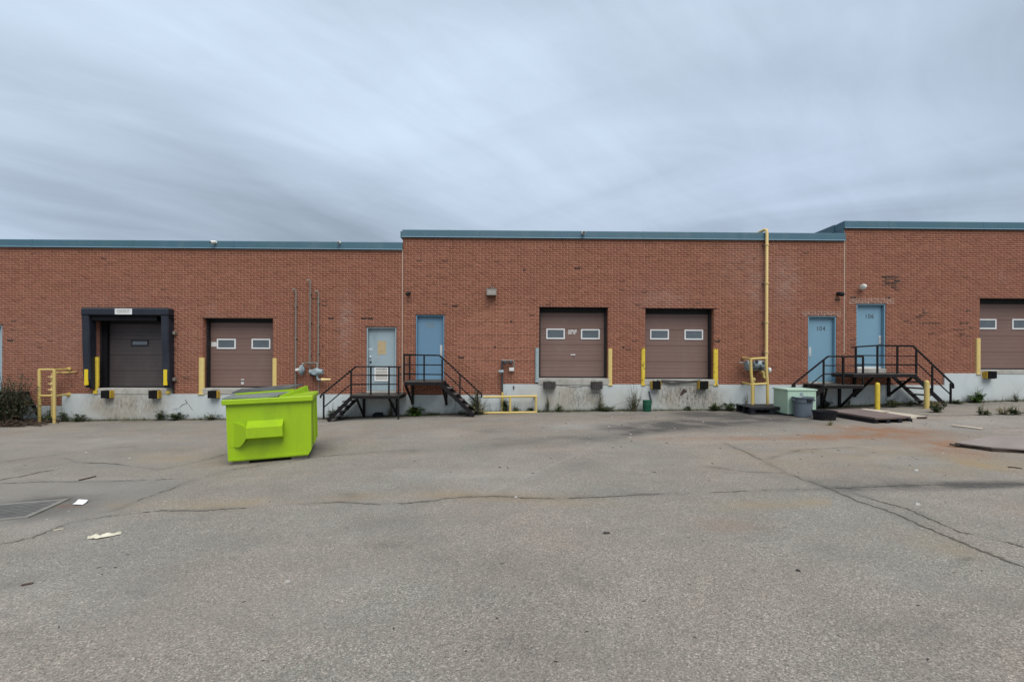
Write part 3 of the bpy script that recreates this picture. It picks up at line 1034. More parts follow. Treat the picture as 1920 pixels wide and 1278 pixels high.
# brick returns in the openings
for (x0, z0, x1, z1) in openings:
    k = int(math.floor(z0 / CH))
    while k * CH < z1:
        c, d = max(k * CH, z0), min(k * CH + CH - JT, z1)
        if d - c > 0.01:
            ys = [D + 0.022, D + 0.1, D + 0.205, D + 0.33] if k % 2 else [D + 0.022, D + 0.205, D + 0.33]
            for p, q in zip(ys[:-1], ys[1:]):
                bricks.append((x0 - 0.02, p, c, x0, q - 0.01, d))
                bricks.append((x1, p, c, x1 + 0.02, q - 0.01, d))
        k += 1
B = np.array(bricks)
nb = len(B)
front = B[:, 1] <= D + 1e-6
B[:, 1] += np.where(front, rng.uniform(-0.002, 0.002, nb), 0)
pxb, pyb = project((B[:, 0] + B[:, 3]) / 2, B[:, 1], (B[:, 2] + B[:, 5]) / 2)
tone = np.clip(0.5 + rng.normal(0, 0.27, nb), 0, 1)
burnt = np.zeros(nb)
for (cx, cy) in [(955.6, 600.7), (930.5, 648.7), (864, 672), (625.5, 597.6), (687, 598), (693.5, 598), (857, 575), (20, 641), (1598, 558), (1667, 558), (1603, 558), (1570, 560), (6, 653),
                 (1437, 604), (750, 700), (982, 505), (1079, 505), (1330, 640), (1170, 650)]:
    j = np.argmin((pxb - cx) ** 2 + (3 * (pyb - cy)) ** 2 + np.where(front, 0, 1e6))
    burnt[j] = 0.9
for (x0, y0, x1, y1, pr, amt) in [(1655, 519, 1686, 541, 0.9, 0.95), (1721, 580, 1744, 597, 0.6, 0.8), (1706, 604, 1770, 610, 0.65, 0.8), (1797, 605, 1818, 610, 0.9, 0.85), (1788, 617, 1808, 633, 0.5, 0.6),
                                  (1808, 580, 1824, 586, 0.9, 0.8), (1690, 600, 1836, 640, 0.05, 0.6), (1600, 500, 1836, 600, 0.012, 0.5), (0, 470, 1600, 720, 0.006, 0.5)]:
    s = (pxb > x0) & (pxb < x1) & (pyb > y0) & (pyb < y1) & (rng.random(nb) < pr)
    burnt[s] = np.maximum(burnt[s], amt * rng.uniform(0.6, 1.1, s.sum()))
chalk = 0.35 * ell(pxb, pyb, 648, 610, 12, 55) + 0.22 * ell(pxb, pyb, 1420, 545, 14, 40) + 0.3 * ell(pxb, pyb, 1475, 535, 22, 50) + 0.14 * ell(pxb, pyb, 1400, 500, 50, 60)
chalk += 0.12 * ell(pxb, pyb, 200, 640, 200, 80) + 0.2 * ell(pxb, pyb, 985, 705, 20, 6) + 0.2 * ell(pxb, pyb, 1240, 560, 50, 25)
chalk *= rng.uniform(0.3, 1.3, nb)

# the 300 whole stretchers nearest the middle of the picture become bricks of their own
whole = front & (np.abs((B[:, 3] - B[:, 0]) - (BL - JT)) < 1e-4) & (np.abs((B[:, 5] - B[:, 2]) - (CH - JT)) < 1e-4) & (burnt < 0.05)
whole &= (B[:, 0] > J1) & (B[:, 3] < J2)
cand = np.where(whole)[0]
order = np.argsort(((pxb[cand] - 960) / 1.5) ** 2 + (pyb[cand] - 640) ** 2)
single = cand[order[:300]]
keep = np.ones(nb, bool)
keep[single] = False


def box_arrays(bs):
    lo, hi = bs[:, :3], bs[:, 3:]
    pick = np.array([(0, 0, 0), (1, 0, 0), (1, 1, 0), (0, 1, 0), (0, 0, 1), (1, 0, 1), (1, 1, 1), (0, 1, 1)], bool)
    co = np.where(pick[None], hi[:, None, :], lo[:, None, :]).reshape(-1, 3)
    fq = np.array([(0, 1, 5, 4), (3, 2, 1, 0), (4, 5, 6, 7), (1, 2, 6, 5), (3, 0, 4, 7)])
    fs = (np.arange(len(bs))[:, None, None] * 8 + fq[None]).reshape(-1, 4)
    return co, fs


co, fs = box_arrays(B[keep])
# knock the corners about a little so that no two bricks are quite alike
co = co + rng.uniform(-0.0012, 0.0012, co.shape)
me = bpy.data.meshes.new('brickwork')
me.vertices.add(len(co))
me.vertices.foreach_set('co', (co - np.array([0, D, 0])).ravel().astype(np.float32))
me.loops.add(fs.size)
me.loops.foreach_set('vertex_index', fs.ravel().astype(np.int32))
me.polygons.add(len(fs))
me.polygons.foreach_set('loop_start', (np.arange(len(fs)) * 4).astype(np.int32))
me.update(calc_edges=True)
for nm, a in (('tone', tone), ('burnt', burnt), ('chalk', chalk)):
    at = me.attributes.new(nm, 'FLOAT', 'FACE')
    at.data.foreach_set('value', np.repeat(np.clip(a[keep], 0, 1), 5).astype(np.float32))
me.materials.append(M['brick'])
bw = bpy.data.objects.new('brickwork', me)
C.collection.objects.link(bw)
bw.parent = bld
tag(bw, kind='stuff')
ORG[bw.name] = Vector((0, D, 0))
w, h = BL - JT, CH - JT
one = MB().cbox((-w / 2, 0, -h / 2), (w / 2, 0.02, h / 2), 0.003)
brick_me = None
for j in single:
    if brick_me is None:
        o = MB().cbox((-w / 2, 0, -h / 2), (w / 2, 0.02, h / 2), 0.003).build('brick', 'brick_one', origin=(0, 0, 0))
        brick_me = o.data
    else:
        o = bpy.data.objects.new('brick', brick_me)
        C.collection.objects.link(o)
    o.parent = walls[1]
    o.location = ((B[j, 0] + B[j, 3]) / 2, B[j, 1] - D, (B[j, 2] + B[j, 5]) / 2)
# pale repointing round the lintels of two doors
for (x0, y0, x1, y1) in [(1593, 559.5, 1677, 569), (1505, 583.5, 1577, 592)]:
    r = rect(x0, y0, x1, y1)
    MB().box((r[0], D + 0.0035, r[1]), (r[2], D + REC + 0.004, r[3])).build('mortar_patch', 'mortar_new', walls[1 if x0 < 1583 else 2])

# steel lintels over the openings
for k, r in list(docks.items()) + list(doors.items()):
    ex = 0.10 if k in docks else 0.03
    MB().box((r[0] - ex, D - 0.004, r[3] - 0.004), (r[2] + ex, D + 0.30, r[3] + 0.009)).build('lintel', 'black_steel' if k in doors or k != 'B' else 'panel_edge', bld)

# foundation
for (a, b, zt) in founds:
    zb = float(min(gz(a, D), gz(b, D))) - 0.35
    nx, nz = max(2, int((b - a) / 0.07)), 16
    xs = np.linspace(a + 0.001, b - 0.001, nx)
    zs = np.linspace(zb, zt, nz)
    X, Z = np.meshgrid(xs, zs)
    Y = D - 0.035 + 0.006 * (fbm(X * 2, Z * 2, 5) - 0.5)
    co = np.stack([X, Y, Z], -1).reshape(-1, 3)
    i = np.arange(nx - 1)[None, :] + nx * np.arange(nz - 1)[:, None]
    q = np.stack([i, i + 1, i + 1 + nx, i + nx], -1).reshape(-1, 4)
    n0 = len(co)
    px, py = project(co[:, 0], co[:, 1], co[:, 2])
    hgt = co[:, 2] - gz(co[:, 0], D)
    n1 = fbm(co[:, 0] * 3, co[:, 2] * 3, 8)
    bare = 1.2 * ell(px, py, 230, 762, 75, 30, 0, 2) + 0.8 * ell(px, py, 1075, 745, 50, 30, 0, 2) + 0.55 * ell(px, py, 1015, 745, 60, 30, 0, 2) + 0.95 * ell(px, py, 1290, 745, 75, 28, 0, 2) + 0.5 * ell(px, py, 1150, 750, 60, 25) + 0.25 * ell(px, py, 340, 755, 50, 30) + 0.3 * ell(px, py, 1895, 735, 30, 25)
    grime = 1.0 * ell(px, py, 1290, 742, 62, 24, 0, 2) + 0.75 * ell(px, py, 1085, 745, 30, 24, 0, 2) + 0.65 * ell(px, py, 235, 755, 70, 24) + 0.35 * ell(px, py, 1030, 748, 6, 22)
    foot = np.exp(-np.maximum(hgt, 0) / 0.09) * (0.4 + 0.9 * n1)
    # back edge ring so that the block has depth
    ring_t = np.stack([xs, np.full(nx, D + WT), np.full(nx, zt)], -1)
    co = np.concatenate([co, ring_t])
    top0 = (nz - 1) * nx
    qt = np.stack([top0 + np.arange(nx - 1), top0 + np.arange(1, nx), n0 + np.arange(1, nx), n0 + np.arange(nx - 1)], -1)
    ends = []
    e0 = len(co)
    co = np.concatenate([co, np.array([[a + 0.001, D + WT, zb], [b - 0.001, D + WT, zb]])])
    faces = [tuple(v) for v in q] + [tuple(v) for v in qt]
    faces.append(tuple([nx * k for k in range(nz)][::-1] + [e0, n0]))
    faces.append(tuple([nx * k + nx - 1 for k in range(nz)] + [n0 + nx - 1, e0 + 1]))
    faces.append((n0, e0, e0 + 1, n0 + nx - 1))
    me = bpy.data.meshes.new('foundation')
    me.from_pydata((co - np.array([0, D, 0])).tolist(), [], faces)
    me.update()
    for nm, arr in (('bare', bare), ('grime', grime), ('foot', foot)):
        at = me.attributes.new(nm, 'FLOAT', 'POINT')
        v = np.zeros(len(co))
        v[:n0] = np.clip(arr, 0, 1)
        at.data.foreach_set('value', v.astype(np.float32))
    me.materials.append(M['concrete'])
    o = bpy.data.objects.new('foundation', me)
    C.collection.objects.link(o)
    o.parent = bld
    ORG[o.name] = Vector((0, D, 0))
    last_found = o

# wall-like parts: expansion joints, cracks in the concrete
for (px, y0, y1) in [(754.5, 468, 739), (1583, 452, 662)]:
    x = PX(px, 600)
    MB().box((x - 0.014, D - 0.006, P(px, y1).z), (x + 0.014, D + 0.02, P(px, y0).z)).build('expansion_joint', 'joint', bld)


def wall_crack(pts, w=0.012):
    g = [P(a, b, D - 0.0415) for a, b in densify(pts, 3.0, 0.6)]
    n = len(g)
    mb = MB()
    l_, r_ = [], []
    for i, p in enumerate(g):
        d = g[min(i + 1, n - 1)] - g[max(i - 1, 0)]
        s = Vector((-d.z, 0, d.x)).normalized()
        ww = w * random.uniform(0.3, 1.2)
        l_.append(p + s * ww / 2)
        r_.append(p - s * ww / 2)
    mb.v = [tuple(v) for v in l_ + r_]
    mb.f = [(i, i + 1, n + i + 1, n + i) for i in range(n - 1)]
    return mb


for pts, w in [([(1040, 722), (1062, 723), (1080, 726), (1095, 723), (1112, 724.5), (1130, 722.5)], 0.022), ([(323, 768), (334, 765), (343, 758), (350, 756), (347, 749), (353, 757), (361, 769)], 0.014),
               ([(1104, 738), (1115, 735), (1126, 738), (1133, 744)], 0.014), ([(1103, 752), (1107, 745), (1114, 738)], 0.01), ([(853.5, 741), (854, 776)], 0.012), ([(1630, 742), (1631, 768)], 0.012),
               ([(1049, 734), (1048, 745)], 0.01), ([(1150, 760), (1175, 752), (1200, 748)], 0.008)]:
    wall_crack(pts, w).build('concrete_crack', 'hair_crack', bld)
MB().cbox((P(963, 725).x - 0.015, D - 0.07, P(963, 729).z), (P(963, 725).x + 0.02, D - 0.03, P(963, 723).z), 0.006).build('anchor_stub', 'black_steel', bld)

# copings
for i, (a, b, zt) in enumerate(secs):
    y0 = D - 0.06
    if i == 2:
        a2 = a - 0.03
    else:
        a2 = a + 0.001
    b2 = b - 0.001
    prof = [(y0, zt - COPH + 0.02), (y0 + 0.012, zt - 0.012), (y0 + 0.022, zt), (D + WT + 0.04, zt - 0.02), (D + WT + 0.05, zt - 0.16), (D + WT + 0.035, zt - 0.16), (D + 0.03, zt - 0.05), (D + 0.005, zt - COPH + 0.02)]
    cp = MB().prism([(a2, p, q) for p, q in prof], (b2 - a2, 0, 0)).build('coping', 'coping', bld)
    MB().prism([(a2, y0 - 0.008, zt - COPH), (a2, y0 - 0.008, zt - COPH + 0.012), (a2, y0 + 0.001, zt - COPH + 0.0225), (a2, y0 + 0.016, zt - COPH + 0.018), (a2, y0 + 0.012, zt - COPH)], (b2 - a2, 0, 0)).build('drip_edge', 'drip', cp)
    MB().box((a + 0.003, D + 0.0, zt - COPH - 0.018), (b - 0.003, D + 0.012, zt - COPH + 0.03)).build('coping_gap', 'seal', cp)  # black strip standing for the shadow line beneath the coping
    sm = MB()
    x = a2 + 1.4
    while x < b2 - 0.5:
        sm.prism([(x, y0 - 0.004, zt - COPH + 0.025), (x, y0 + 0.009, zt - 0.012), (x, y0 + 0.02, zt + 0.004), (x, D + WT, zt - 0.014), (x, D + WT, zt - 0.03), (x, y0 + 0.03, zt - 0.03), (x, y0 + 0.03, zt - COPH + 0.025)], (0.05, 0, 0))
        x += 3.05
    sm.build('coping_seam', 'coping', cp)
# end upstand where the middle part is higher than the left one
z = Ztop[1]
MB().box((J1 - 0.06, D - 0.05, z - COPH - 0.01), (J1 + 0.09, D + WT, z - 0.055)).build('coping_end', 'coping', bld)
# roofs, side and back walls
for i, (a, b, zt) in enumerate(secs):
    MB().box((a, D + WT + 0.052, zt - 0.55), (b, D + 34, zt - 0.35)).build('roof', 'roof', bld)
    MB().box((a, D + 34.01, -1.5), (b, D + 34.36, zt - 0.1)).build('back_wall', 'mortar', bld)
for x, s, zt in ((X_L - 0.36, 0, Ztop[0]), (X_R + 0.002, 1, Ztop[2])):
    MB().box((x, D + WT, -1.5), (x + 0.355, D + 34.36, zt - 0.05)).build('end_wall', 'mortar', bld)
# side of the tall right part above the middle roof: brick return, flashing and coping
MB().box((J2 - 0.004, D + WT + 0.06, Ztop[1] - 0.6), (J2 + 0.3, D + 30, Ztop[2] - COPH)).build('side_wall', 'mortar', bld)
MB().box((J2 - 0.045, D + WT + 0.055, Ztop[2] - COPH), (J2 + 0.33, D + 30, Ztop[2] - 0.005)).build('side_coping', 'coping', bld)
MB().box((J2 - 0.02, D - 0.001, Ztop[1] - 0.3), (J2 - 0.005, D + 30, Ztop[2] - COPH + 0.0)).build('side_flashing', 'coping', bld)
MB().box((J2 - 0.028, D + 0.006, Ztop[2] - COPH), (J2 - 0.004, D + WT + 0.034, Ztop[2] - 0.056)).build('end_flashing', 'coping', bld)


# ------------------------------------------------------------------ overhead doors
def overhead_door(key, mat, windows, frame_m, label, top_gap=0.15, wz=None, extra=None):
    x0, z0, x1, z1 = docks[key]
    yd = D + 0.315
    # black tracks, head seal and bottom seal
    fr = MB()
    fr.box((x0 - 0.25, yd + 0.07, z0 - 0.05), (x1 + 0.25, yd + 0.09, z1 + 0.3))
    fr.box((x0 - 0.012, D + 0.19, z0), (x0 + 0.055, yd + 0.069, z1)).box((x1 - 0.055, D + 0.19, z0), (x1 + 0.012, yd + 0.069, z1))
    fr.box((x0 + 0.0555, yd + 0.005, z1 - top_gap), (x1 - 0.0555, yd + 0.069, z1 + 0.25))
    fr.box((x0 + 0.0555, yd - 0.012, z0), (x1 - 0.0555, yd + 0.03, z0 + 0.035))
    dr = fr.build('overhead_door', 'seal', bld, label=label)
    n = max(4, round((z1 - z0) / 0.53))
    zb, zt = z0 + 0.036, z1 - top_gap + 0.03
    ph = (zt - zb) / n
    a, b = x0 + 0.045, x1 - 0.045
    for k in range(n):
        p0 = zb + k * ph
        prof = [(yd + 0.045, p0 + 0.002), (yd + 0.006, p0 + 0.002), (yd, p0 + 0.008)]
        for g in range(1, 4):                 # three pressed grooves per panel
            zc = p0 + ph * g / 4
            prof += [(yd, zc - 0.012), (yd + 0.0035, zc - 0.006), (yd + 0.0035, zc + 0.006), (yd, zc + 0.012)]
        prof += [(yd, p0 + ph - 0.010), (yd + 0.008, p0 + ph - 0.003), (yd + 0.045, p0 + ph - 0.003)]
        MB().prism([(a, p, q) for p, q in prof], (b - a, 0, 0)).build('panel', mat, dr)
    for (px0, py0, px1, py1) in windows:
        q0, q1 = P(px0, py1, yd), P(px1, py0, yd)
        wx0, wx1 = q0.x, q1.x
        wz0, wz1 = P((px0 + px1) / 2, py1, yd).z, P((px0 + px1) / 2, py0, yd).z
        f = 0.042
        mb = MB()
        mb.cbox((wx0, yd - 0.022, wz0), (wx1, yd + 0.02, wz0 + f), 0.005).cbox((wx0, yd - 0.022, wz1 - f), (wx1, yd + 0.02, wz1), 0.005)
        mb.cbox((wx0, yd - 0.0215, wz0 + f), (wx0 + f, yd + 0.02, wz1 - f), 0.005).cbox((wx1 - f, yd - 0.0215, wz0 + f), (wx1, yd + 0.02, wz1 - f), 0.005)
        mb.build('window_frame', frame_m, dr)
        MB().box((wx0 + f - 0.002, yd - 0.008, wz0 + f - 0.002), (wx1 - f + 0.002, yd + 0.004, wz1 - f + 0.002)).build('window_pane', 'glass', dr)
    return dr, yd


dA, yd = overhead_door('A', 'dark_door', [(246, 637, 279, 648.5)], 'black_frame', 'dark brown loading door with one small black-framed window', 0.17)
dB, yd = overhead_door('B', 'brown_door', [(407, 635, 442.5, 654), (472, 635, 507.5, 654)], 'white_frame', 'brown loading door with two windows and a small white sign')
dC, yd = overhead_door('C', 'brown_door', [(1024, 616, 1059, 635.5), (1089, 617, 1124.5, 636)], 'white_frame', 'brown loading door with white lettering between two windows', 0.17)
dD, yd = overhead_door('D', 'brown_door', [(1218.5, 617.5, 1254, 636.5), (1283, 618, 1318, 637)], 'white_frame', 'brown loading door with clean panels above the gouged concrete', 0.17)
dE, yd = overhead_door('E', 'brown_door', [(1832, 598, 1867.5, 617), (1897, 598, 1932.5, 617.5)], 'white_frame', 'brown loading door above a fully black and yellow bumper', 0.17)
q = P(396.5, 649, yd - 0.006)
MB().box((P(396.5, 645, yd).x, yd - 0.006, P(400, 649.5, yd).z), (P(406.5, 645, yd).x, yd + 0.003, P(400, 641, yd).z)).build('small_sign', 'sign_white', dB)
MB().lathe((P(455.5, 712, yd).x, yd - 0.025, P(455.5, 711.5, yd).z), [(0.055, 0), (0.06, 0.012), (0.05, 0.028)], 16, 'Y', squash=0.35).build('door_handle', 'steel_plate', dB)
MB().cbox((P(452.5, 717, yd).x, yd - 0.02, P(455, 720.5, yd).z), (P(457.5, 717, yd).x, yd + 0.004, P(455, 715.5, yd).z), 0.005).build('lock', 'steel_plate', dB)
MB().cbox((P(1073.5, 665, yd).x, yd - 0.03, P(1075, 666.5, yd).z), (P(1078.5, 665, yd).x, yd + 0.004, P(1075, 663.8, yd).z), 0.006).tube([(P(1070, 665, yd).x, yd - 0.006, P(1070, 665, yd).z), (P(1074, 665, yd).x, yd - 0.006, P(1074, 665, yd).z)], 0.012, 6).build('door_handle', 'steel_plate', dC)
t1 = P(1073.5, 620.4, yd - 0.004)
text('lettering', 'SUPPLIES', 0.115, t1, 'letter_white', dC, 0.62, 0.002)
t2 = P(1071.8, 624.6, yd - 0.004)
text('lettering', 'UNIT 102', 0.105, t2, 'letter_white', dC, 0.56, 0.002)


# dock sills (concrete curbs under the doors)
for key, (px0, py0, px1, py1) in {'A': (183, 727.5, 322, 739), 'B': (380, 727.5, 519, 739), 'C': (1008, 709.2, 1143, 721.6), 'D': (1207, 711.2, 1346, 722), 'E': (1834, 693.2, 1975, 701)}.items():
    r = rect(px0, py0, px1, py1)
    d = docks[key]
    MB().cbox((r[0], D - 0.05, r[1]), (r[2], D + 0.45, d[1] - 0.001), 0.015).build('sill', 'sill', bld)


# ------------------------------------------------------------------ personnel doors
def man_door(key, mat, sill_py, label, plate=None, number=None, num_m='digit_dark', num_at=None, num_size=0.2, kick=None):
    x0, z0, x1, z1 = doors[key]
    yf = D + 0.11
    ft = 0.042
    df = MB().cbox((x0 + ft, yf + 0.012, z0 + 0.012), (x1 - ft, yf + 0.06, z1 - ft), 0.004).build('door', mat, bld, label=label)
    fr = MB()
    fr.cbox((x0 + 0.003, D + 0.012, z0), (x0 + ft - 0.003, yf + 0.08, z1 - 0.005), 0.004).cbox((x1 - ft + 0.003, D + 0.012, z0), (x1 - 0.003, yf + 0.08, z1 - 0.005), 0.004)
    fr.cbox((x0 + ft - 0.0025, D + 0.014, z1 - ft + 0.003), (x1 - ft + 0.0025, yf + 0.08, z1 - 0.006), 0.004)
    fr.build('door_frame', mat, df)
    MB().box((x0 + 0.003, yf + 0.081, z0), (x1 - 0.003, yf + 0.1, z1)).build('backing', 'seal', df)
    zs = P((x0), 0).z
    sz = P(960 + 60 * (x0 + x1) / 2, sill_py).z
    MB().cbox((x0 + 0.004, D - 0.045, sz), (x1 - 0.004, D + 0.2, z0 - 0.001), 0.01).build('threshold', 'sill', df)
    if plate:
        a, b = P(plate[0], plate[3], yf), P(plate[2], plate[1], yf)
        MB().cbox((a.x, yf - 0.004, a.z), (b.x, yf + 0.014, b.z), 0.004).build('latch_plate', 'steel_plate', df)
        MB().tube([((a.x + b.x) / 2, yf + 0.005, a.z + 0.08), ((a.x + b.x) / 2, yf - 0.045, a.z + 0.08), ((a.x + b.x) / 2, yf - 0.045, a.z + 0.2), ((a.x + b.x) / 2, yf + 0.005, a.z + 0.2)], 0.009, 6).build('handle', 'steel_plate', df)
    if number:
        text('number', number, num_size, P(*num_at, yf + 0.009), num_m, df, 0.92, 0.0, 1.12)
    if kick:
        a, b = P(kick[0], kick[3], yf), P(kick[2], kick[1], yf)
        MB().box((a.x, yf + 0.004, a.z), (b.x, yf + 0.0125, b.z)).build('kick_plate', 'sign_white', df)
    hg = MB()
    for f in (0.15, 0.5, 0.85):
        xx = x0 + ft if plate and plate[0] > 960 and key != '104' or key == '102' else x1 - ft
        hg.tube([(xx, yf + 0.004, z0 + (z1 - z0) * f - 0.05), (xx, yf + 0.004, z0 + (z1 - z0) * f + 0.05)], 0.009, 6)
    hg.build('hinge', mat, df)
    return df, yf


d1, yf = man_door('101', 'pale_door', 738, 'scuffed pale blue door with a tan notice and a white vent')
d2, yf = man_door('102', 'deep_blue_door', 718, 'blue steel door with faded tan numerals', (825, 647, 829.5, 667), '102', 'digit_tan', (806, 610), 0.22)
d4, yf = man_door('104', 'blue_door', 720.5, 'blue steel door numbered 104 with its latch on the left', (1516.8, 651, 1520.8, 668), '104', 'digit_dark', (1539, 616), 0.2)
d6, yf = man_door('106', 'blue_door', 701, 'blue steel door numbered 106 with its latch on the right', (1647.5, 629, 1651.8, 644.5), '106', 'digit_dark', (1630, 593), 0.2, (1608, 687.5, 1655, 690.5))
d0, yf = man_door('100', 'pale_door', 737, 'pale blue door cut by the left edge of the picture')
# scuffed door: paper notice, grey tape, vent, locks, small white label
a, b = P(708, 664, yf), P(723.5, 639, yf)
MB().box((a.x, yf + 0.006, a.z), (b.x, yf + 0.0115, b.z)).build('notice', 'tan_paper', d1)
a, b = P(708.5, 673, yf), P(711.5, 664.5, yf)
MB().box((a.x, yf + 0.008, a.z), (b.x, yf + 0.0115, b.z)).build('tape', 'faded', d1)
a, b = P(702, 714.5, yf), P(728.5, 688, yf)
f = 0.04
mb = MB()
mb.cbox((a.x, yf - 0.012, a.z), (b.x, yf + 0.02, a.z + f), 0.004).cbox((a.x, yf - 0.012, b.z - f), (b.x, yf + 0.02, b.z), 0.004)
mb.cbox((a.x, yf - 0.0115, a.z + f), (a.x + f, yf + 0.02, b.z - f), 0.004).cbox((b.x - f, yf - 0.0115, a.z + f), (b.x, yf + 0.02, b.z - f), 0.004)
vf = mb.build('vent_frame', 'white_frame', d1)
mb = MB()
zz = a.z + f
while zz < b.z - f - 0.03:
    mb.prism([(a.x + f, yf + 0.012, zz), (a.x + f, yf - 0.006, zz + 0.004), (a.x + f, yf - 0.004, zz + 0.012), (a.x + f, yf + 0.012, zz + 0.042)], (b.x - a.x - 2 * f, 0, 0))
    zz += 0.043
mb.build('louvre', 'vent', d1)
text('small_lettering', '101', 0.085, P(694.8, 654.7, yf + 0.009), 'letter_white', d1, 1.1, 0.001)
for py in (669, 678):
    c = P(695, py, yf + 0.02)
    MB().lathe(c, [(0.035, -0.008), (0.033, -0.03), (0.018, -0.045)], 14, 'Y').build('door_knob' if py == 678 else 'lock', 'meter_dark' if py == 678 else 'steel_plate', d1, smooth=True)


# ------------------------------------------------------------------ door guards (bent steel plate round each jamb)
def guard(px0, px1, py0, py1, mat, label, inner, group='steel guards beside the loading doors'):
    x0, x1 = PX(px0, py0), PX(px1, py0)
    z1, z0 = P(px0, py0).z, P(px0, py1).z
    y = D - 0.002
    th = 0.012
    out = 0.055
    n = 7
    # a half-round plate: bulges out of the wall, then returns into the opening
    pts = []
    for k in range(n):
        a = math.pi * k / (n - 1)
        pts.append(((x0 + x1) / 2 - math.cos(a) * (x1 - x0) / 2, y - math.sin(a) ** 0.6 * out))
    ins = [((x0 + x1) / 2 - math.cos(math.pi * k / (n - 1)) * ((x1 - x0) / 2 - th), y - math.sin(math.pi * k / (n - 1)) ** 0.6 * (out - th)) for k in range(n)]
    mb = MB().prism([(p, q, z0) for p, q in pts], (0, 0, z1 - z0))
    o = empty('door_guard', ((x0 + x1) / 2, D - 0.03, z0), label, 'door guard', group)
    mb.build('guard_plate', mat, o)
    b = MB()
    xi = x1 if inner > 0 else x0
    b.box((xi - (0.012 if inner > 0 else 0), D - 0.001, z0), (xi + (0 if inner > 0 else 0.012), D + 0.0, z1)) if False else None
    fp = MB().cbox((x0 - 0.01, y - out - 0.012, z0 - 0.02), (x1 + 0.01, y - 0.034, z0 + 0.005), 0.004)
    fp.build('foot_plate', mat, o)
    bt = MB()
    for f in (0.12, 0.5, 0.88):
        bt.lathe(((x0 + x1) / 2, y - out + 0.004, z0 + (z1 - z0) * f), [(0.016, 0.0), (0.014, -0.012)], 8, 'Y')
    bt.build('bolt', mat, o)
    return o


guard(178.5, 186.5, 669, 731, 'guard_yellow', 'yellow steel guard half hidden inside the black dock seal, left jamb', 1)
guard(373.5, 384, 670, 738, 'guard_cream', 'faded yellow guard left of the loading door behind the lime bin', 1)
guard(511.5, 519.5, 671, 738, 'guard_cream', 'faded yellow guard whose foot is hidden by the lime bin', -1)
guard(1003.5, 1010.5, 652, 715, 'guard_grey', 'grey-blue guard left of the loading door with white lettering', 1)
guard(1140, 1148, 653, 721, 'guard_cream', 'pale yellow guard right of the loading door with white lettering', -1)
guard(1202, 1209.5, 653, 721, 'guard_yellow', 'chipped bright yellow guard above the green bucket', 1)
guard(1337, 1346, 654, 721.5, 'guard_yellow', 'chipped bright yellow guard nearest the yellow gas pipe', -1)
guard(1829, 1837, 634, 700.5, 'guard_cream', 'pale yellow guard left of the rightmost loading door', 1)


# ------------------------------------------------------------------ dock bumpers
def bumper(px0, px1, py0, py1, label, yellow=True, grey=False):
    yb = D - 0.24
    x0, x1 = PX(px0, py0, yb), PX(px1, py0, yb)
    z1, z0 = P(px0, py0, yb).z, P(px0, py1, yb).z
    o = empty('dock_bumper', ((x0 + x1) / 2, D - 0.04, z0), label, 'dock bumper', 'rubber bumpers under the loading doors')
    m = 'rubber_grey' if grey else 'rubber'
    mb = MB()
    n = 5
    for k in range(n):                       # laminated rubber pads, slightly uneven
        a, b = x0 + (x1 - x0) * k / n, x0 + (x1 - x0) * (k + 1) / n
        j = random.uniform(-0.008, 0.008)
        mb.cbox((a + 0.001, yb + abs(j), z0 + j), (b - 0.001, D - 0.05, z1 + j), 0.012)
    mb.build('rubber_block', m, o)
    for s in (0, 1):
        xx = x1 if s else x0
        mb = MB().cbox((xx - 0.004 if s else xx - 0.02, yb + 0.045, z0 + 0.006), (xx + 0.02 if s else xx + 0.004, D - 0.036, z1 - 0.004), 0.003)
        mb.build('side_plate', 'bumper_yellow' if yellow else m, o)
    mb = MB()
    for f in (0.3, 0.7):
        mb.tube([(x0 - 0.03, D - 0.14, z0 + (z1 - z0) * f), (x1 + 0.03, D - 0.14, z0 + (z1 - z0) * f)], 0.012, 6)
    mb.build('tie_rod', 'meter_dark', o)
    return o


bumper(188, 203, 732, 746.5, 'black bumper with yellow side, left one below the dock seal')
bumper(277.5, 293, 732, 747, 'black bumper with yellow side, right one below the dock seal')
bumper(388.5, 404.5, 732.5, 746.5, 'black bumper with yellow side just left of the lime bin')
bumper(1021, 1041, 715, 728.5, 'worn grey bumper under the white lettering, left one of its door', False, True)
bumper(1111, 1129.5, 715, 729, 'worn grey bumper with a sliver of yellow, beside the cracked concrete', False, True)
bumper(1224, 1239.5, 714.5, 729.5, 'black bumper with yellow side above the green bucket')
bumper(1313, 1329, 714.5, 729.5, 'black bumper with orange side, right one above the gouged concrete')
bumper(1855, 1870.5, 696, 709.5, 'black bumper with yellow side at the rightmost loading door')

# splintered dock plate lying along the sill of the fourth door
mb = MB()
a, b, c = P(1232, 712.5, D - 0.07), P(1262, 718, D - 0.09), P(1312, 712.5, D - 0.07)
mb.bar(a, b, 0.06, 0.03).bar(b + Vector((-0.1, 0.0, 0.0)), c, 0.07, 0.028).bar(P(1240, 711.8, D - 0.05), P(1300, 714.5, D - 0.075), 0.05, 0.015)
mb.build('broken_plank', 'tread', label='splintered grey plank hanging along the sill above the gouged concrete', cat='plank')
# ragged gouge in the concrete below
mb = MB()
pts = [(1275, 741), (1278, 733), (1282, 728), (1287, 731), (1288, 735), (1283, 737), (1279, 741)]
mb.prism([P(a, b, D - 0.042) for a, b in pts], (0, 0.01, 0)).build('gouge', 'panel_edge', bld)
# hose under the same sill
mb = MB().tube([P(1217, 733, D - 0.06), P(1218.5, 741, D - 0.06), P(1221, 748, D - 0.07), P(1222, 754, D - 0.09)], 0.022, 8)
mb.build('drain_hose', 'hose', label='short grey hose hanging on the wall down to the green bucket', cat='hose')

